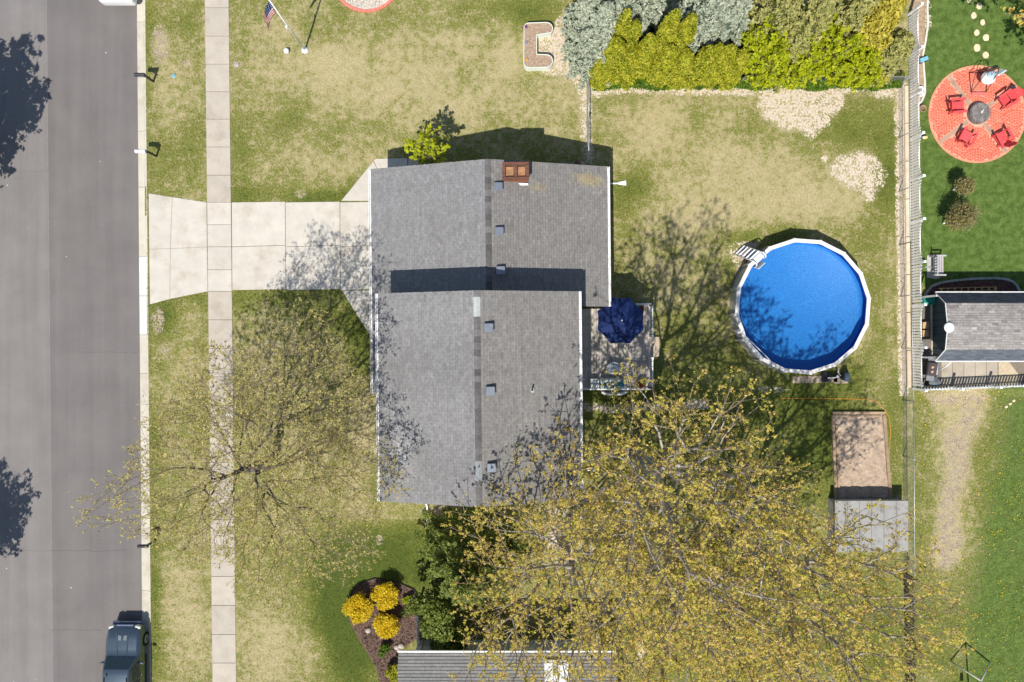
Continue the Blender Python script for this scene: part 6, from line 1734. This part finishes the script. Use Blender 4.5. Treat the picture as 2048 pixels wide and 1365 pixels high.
for (px, py, c, nm) in ((1052, 53, (110, 50, 120), "purple"), (1053, 86, (130, 130, 170), "lilac"), (1054, 119, (220, 160, 60), "orange")):
    q = P(px, py, zp) - cpt
    mb = MB()
    for k in range(6): mb.blob((q.x + random.uniform(-.05, .05), q.y + random.uniform(-.07, .07), zp - .0 + random.uniform(-.02, .05)), (.045, .045, .035), 8, 5, .1, k)
    o = mb.build("flower", mat(nm + "_flower", lin(*c), .8), cpl); o["label"] = nm + " flowers in the planter soil"
# small covers in the lawn
q = P(473, 129); t = thing("valve_cover", "small round grey valve cover beside the pavement", "cover", tuple(q))
MB().lathe([(.12, -.02), (.12, .03), (.10, .035)], 18).build("ring", mat("cover_grey", lin(170, 168, 160), .8), t); MB().lathe([(.03, .03), (.03, .045)], 10).build("plug", M_BLK, t)
q = P(347, 152); t = thing("valve_cover", "small light blue round cover in the kerb strip", "cover", tuple(q))
MB().lathe([(.12, -.02), (.12, .03), (.09, .04)], 18).build("lid", mat("pale_blue_lid", lin(120, 160, 176), .7), t); MB().lathe([(.13, -.02), (.13, .015)], 18).build("ring", mat("cover_grey", lin(170, 168, 160)), t)
# step stone by the hedge end of the house
MB().bbox((*XY(1146, 330), .03), (.95, .2, .08), .015).build("step_slab", mat("grey_step", lin(150, 142, 134), .9), label="grey stone slab in the shade of the house", cat="slab")

# ------------------------------------------------------------------ swing set frame in the lower right lawn
sb = P(1900, 1322)
swing = thing("swing_set", "white pole swing frame at the bottom right of the lawn", "swing set", (sb.x, sb.y, 0))
top1 = P(1962, 1362, 2.0) - sb; top1 = Vector((top1.x, top1.y, 2.0))
f2 = P(1980, 1325) - sb
M_PALEP = mat("pale_pole", (.58, .56, .52), .5, .1)
MB().tube([(0, 0, 0), top1], .04, 8).build("leg", M_PALEP, swing)
MB().tube([(f2.x, f2.y, 0), top1], .04, 8).build("leg", M_PALEP, swing)
bar = Vector((.25, -2.6, 2.0)); MB().tube([top1, top1 + Vector((.2, -2.8, 0))], .045, 8).build("top_bar", M_PALEP, swing)
e2 = top1 + Vector((.2, -2.8, 0))
MB().tube([(e2.x - .9, e2.y - .2, 0), e2], .04, 8).build("leg", M_PALEP, swing); MB().tube([(e2.x + .9, e2.y - .2, 0), e2], .04, 8).build("leg", M_PALEP, swing)
for k in (.35, .7):
    q = top1.lerp(e2, k)
    st_ = MB().bbox((q.x, q.y, .5), (.18, .45, .03), .01).build("swing_seat", M_BLK, swing)
    for s in (-.2, .2): MB().tube([(q.x, q.y + s, .5), (q.x, q.y + s, 2.0)], .008, 4).build("chain", M_GALV, st_)

# ------------------------------------------------------------------ parked cars
def car(loc, lb, body_col, name, white=False):
    t = thing(name, lb, "car", loc)
    if white: mb_ = mat("white_car_paint", (.80, .80, .80), .3, .01, 2, 20, 0, coat=.8)
    else: mb_ = mat("dark_blue_car_paint", (.10, .135, .165), .30, .03, 2, 20, 0, metal=.75, coat=1.0)
    glass = mat("car_glass", (.015, .03, .035), .06, .05, 2, 20, 0, spec=.7)
    # cross sections along y (front = +y, origin under the front bumper)
    st = [  # y, half width, sill z, belt z, top half-width, top z
        (-.00, .72, .42, .62, .62, .74), (-.10, .86, .36, .68, .74, .86), (-.30, .93, .34, .80, .80, .98), (-.70, .955, .34, .94, .82, 1.06), (-1.20, .965, .34, .98, .82, 1.12), (-1.52, .965, .34, 1.0, .84, 1.15),
        (-1.56, .965, .34, 1.02, .84, 1.17), (-2.05, .965, .34, 1.04, .70, 1.72), (-2.35, .965, .34, 1.05, .68, 1.79), (-3.2, .965, .34, 1.05, .68, 1.81), (-4.1, .96, .34, 1.06, .67, 1.79), (-4.6, .95, .36, 1.07, .66, 1.70), (-4.85, .93, .40, 1.05, .78, 1.12), (-4.95, .86, .44, .90, .74, .98)]
    vs = []; ns = 12
    for (y, w, zs, zb, tw, zt) in st:
        half = [(w * .93, zs), (w, zs + .12), (w, zb - .12), (w * .985, zb), (tw, zt - .03), (tw - .07, zt)]
        sec = half + [(-a, b) for a, b in half[::-1]]
        vs += [(a, y, b) for a, b in sec]
    fs = []; n = len(st)
    for i in range(n - 1):
        for k in range(ns):
            fs.append((i * ns + k, i * ns + (k + 1) % ns, (i + 1) * ns + (k + 1) % ns, (i + 1) * ns + k))
    fs += [tuple(range(ns - 1, -1, -1)), tuple((n - 1) * ns + k for k in range(ns))]
    me = bpy.data.meshes.new("body"); me.from_pydata(vs, [], fs); me.update(); me.polygons.foreach_set("use_smooth", [True] * len(fs))
    body = obj("body", me, mb_, t)
    bv = body.modifiers.new("bevel", 'BEVEL'); bv.width = .035; bv.segments = 2; bv.angle_limit = math.radians(22); bv.limit_method = 'ANGLE'
    # hood creases, raised panel
    for s in (-1, 1):
        MB().add([(s * .30, -.34, 1.005), (s * .36, -.34, 1.0), (s * .30, -1.46, 1.165), (s * .22, -1.46, 1.17), (s * .33, -.34, 1.02), (s * .26, -1.46, 1.186)], [(0, 4, 5, 3), (4, 1, 2, 5)] if s < 0 else [(3, 5, 4, 0), (5, 2, 1, 4)]).build("hood_crease", mb_, body)
        MB().add([(s * .06, -.50, 1.045), (s * .24, -.46, 1.038), (s * .24, -.72, 1.082), (s * .06, -.74, 1.09)], [(0, 1, 2, 3)] if s > 0 else [(3, 2, 1, 0)]).build("hood_scoop", mat("scoop_grey", (.16, .19, .21), .4, metal=.3), body)
    # windscreen with frame
    def pane(q, nm, off=.008):
        q = [Vector(p) for p in q]; nrm = (q[1] - q[0]).cross(q[2] - q[0]).normalized()
        if nrm.z < 0: nrm = -nrm
        up = [p + nrm * off for p in q]; dn = [p - nrm * .02 for p in q]; m_ = len(q)
        MB().add(up + dn, [tuple(range(m_)), tuple(range(2 * m_ - 1, m_ - 1, -1))] + [(i, m_ + i, m_ + (i + 1) % m_, (i + 1) % m_) for i in range(m_)]).build(nm, glass, t)
    pane([(-.78, -1.60, 1.215), (.78, -1.60, 1.215), (.63, -2.03, 1.70), (-.63, -2.03, 1.70)], "windscreen", .012)
    for s in (-1, 1):
        for (ya, yb, yc, yd) in ((-1.78, -2.72, -2.72, -2.18), (-2.80, -3.62, -3.62, -2.80), (-3.70, -4.42, -4.36, -3.70)):
            q = [(s * .958, ya, 1.07), (s * .958, yb, 1.07), (s * .715, yc, 1.70), (s * .715, yd, 1.70)]
            Q = [Vector(p) for p in q]; out = Vector((s * .92, 0, .38)) * .012
            MB().add([p + out for p in Q] + [p - out for p in Q], [(0, 1, 2, 3), (7, 6, 5, 4), (0, 4, 5, 1), (1, 5, 6, 2), (2, 6, 7, 3), (3, 7, 4, 0)]).build("side_window", glass, t)
        # mirror
        mr = MB().bbox((s * 1.10, -1.93, 1.12), (.22, .10, .15), .03, rz=-s * .25).build("mirror", mb_ if not white else mb_, t)
        MB().box((s * 1.10, -1.875, 1.10), (.19, .012, .05)).build("mirror_trim", mat("chrome", (.7, .7, .7), .15, metal=1.0), mr)
        for y in (-2.62, -3.5): MB().bbox((s * .985, y, .97), (.03, .16, .035), .008).build("door_handle", MATS["chrome"], t)
        MB().tube([(s * .60, -2.45, 1.835), (s * .60, -4.4, 1.815)], .022, 6).build("roof_rail", mat("dark_rail", (.05, .055, .06), .4), t)
        hl = MB().bbox((s * .72, -.115, .80), (.30, .16, .14), .04, rz=-s * .3).build("headlight", mat("headlight_lens", (.66, .68, .62), .1, .05, spec=.7), t)
        MB().box((s * .962, -2.9, .40), (.05, 2.3, .07)).build("side_step", M_BLK, t)
        for y in (-.92, -3.95):
            wh = MB().tube([(s * .80, y, .37), (s * .985, y, .37)], .37, 24).build("wheel", mat("tyre_rubber", (.012, .012, .013), .85), t)
            MB().tube([(s * .97, y, .37), (s * .995, y, .37)], .235, 20).build("rim", mat("rim_metal", (.45, .46, .48), .3, metal=.8), wh)
            for k in range(6):
                a = k * math.pi / 3
                MB().box((s * 1.0, y + .12 * math.cos(a), .37 + .12 * math.sin(a)), (.012, .20, .03), rx=a).build("spoke", mat("spoke_dark", (.05, .05, .055), .4), wh)
    MB().bbox((0, -.02, .74), (.95, .09, .15), .02).build("grille", mat("chrome_grille", (.24, .27, .40), .2, metal=.9), t)  # chrome's base colour carries a painted-in bluish reflection, bumper too
    MB().bbox((0, .03, .50), (1.62, .16, .17), .05).build("bumper", MATS["chrome_grille"] if not white else mb_, t)
    for s in (-.33, .33): MB().tube([(s - .3, -1.575, 1.205), (s + .22, -1.60, 1.232)], .012, 5).build("wiper", M_BLK, t)
    MB().bbox((-.48, -2.30, 1.815), (.04, .16, .05), .012).build("antenna_fin", M_BLK, t)
    return t
q = P(262.5, 1241); car((q.x, q.y, -.103), "dark blue black sport utility car parked at the kerb, bottom left", 0, "parked_suv")
q = P(247, -161); c2 = car((q.x, q.y, -.103), "white car whose rear edge shows at the street's top", 0, "parked_car", True)
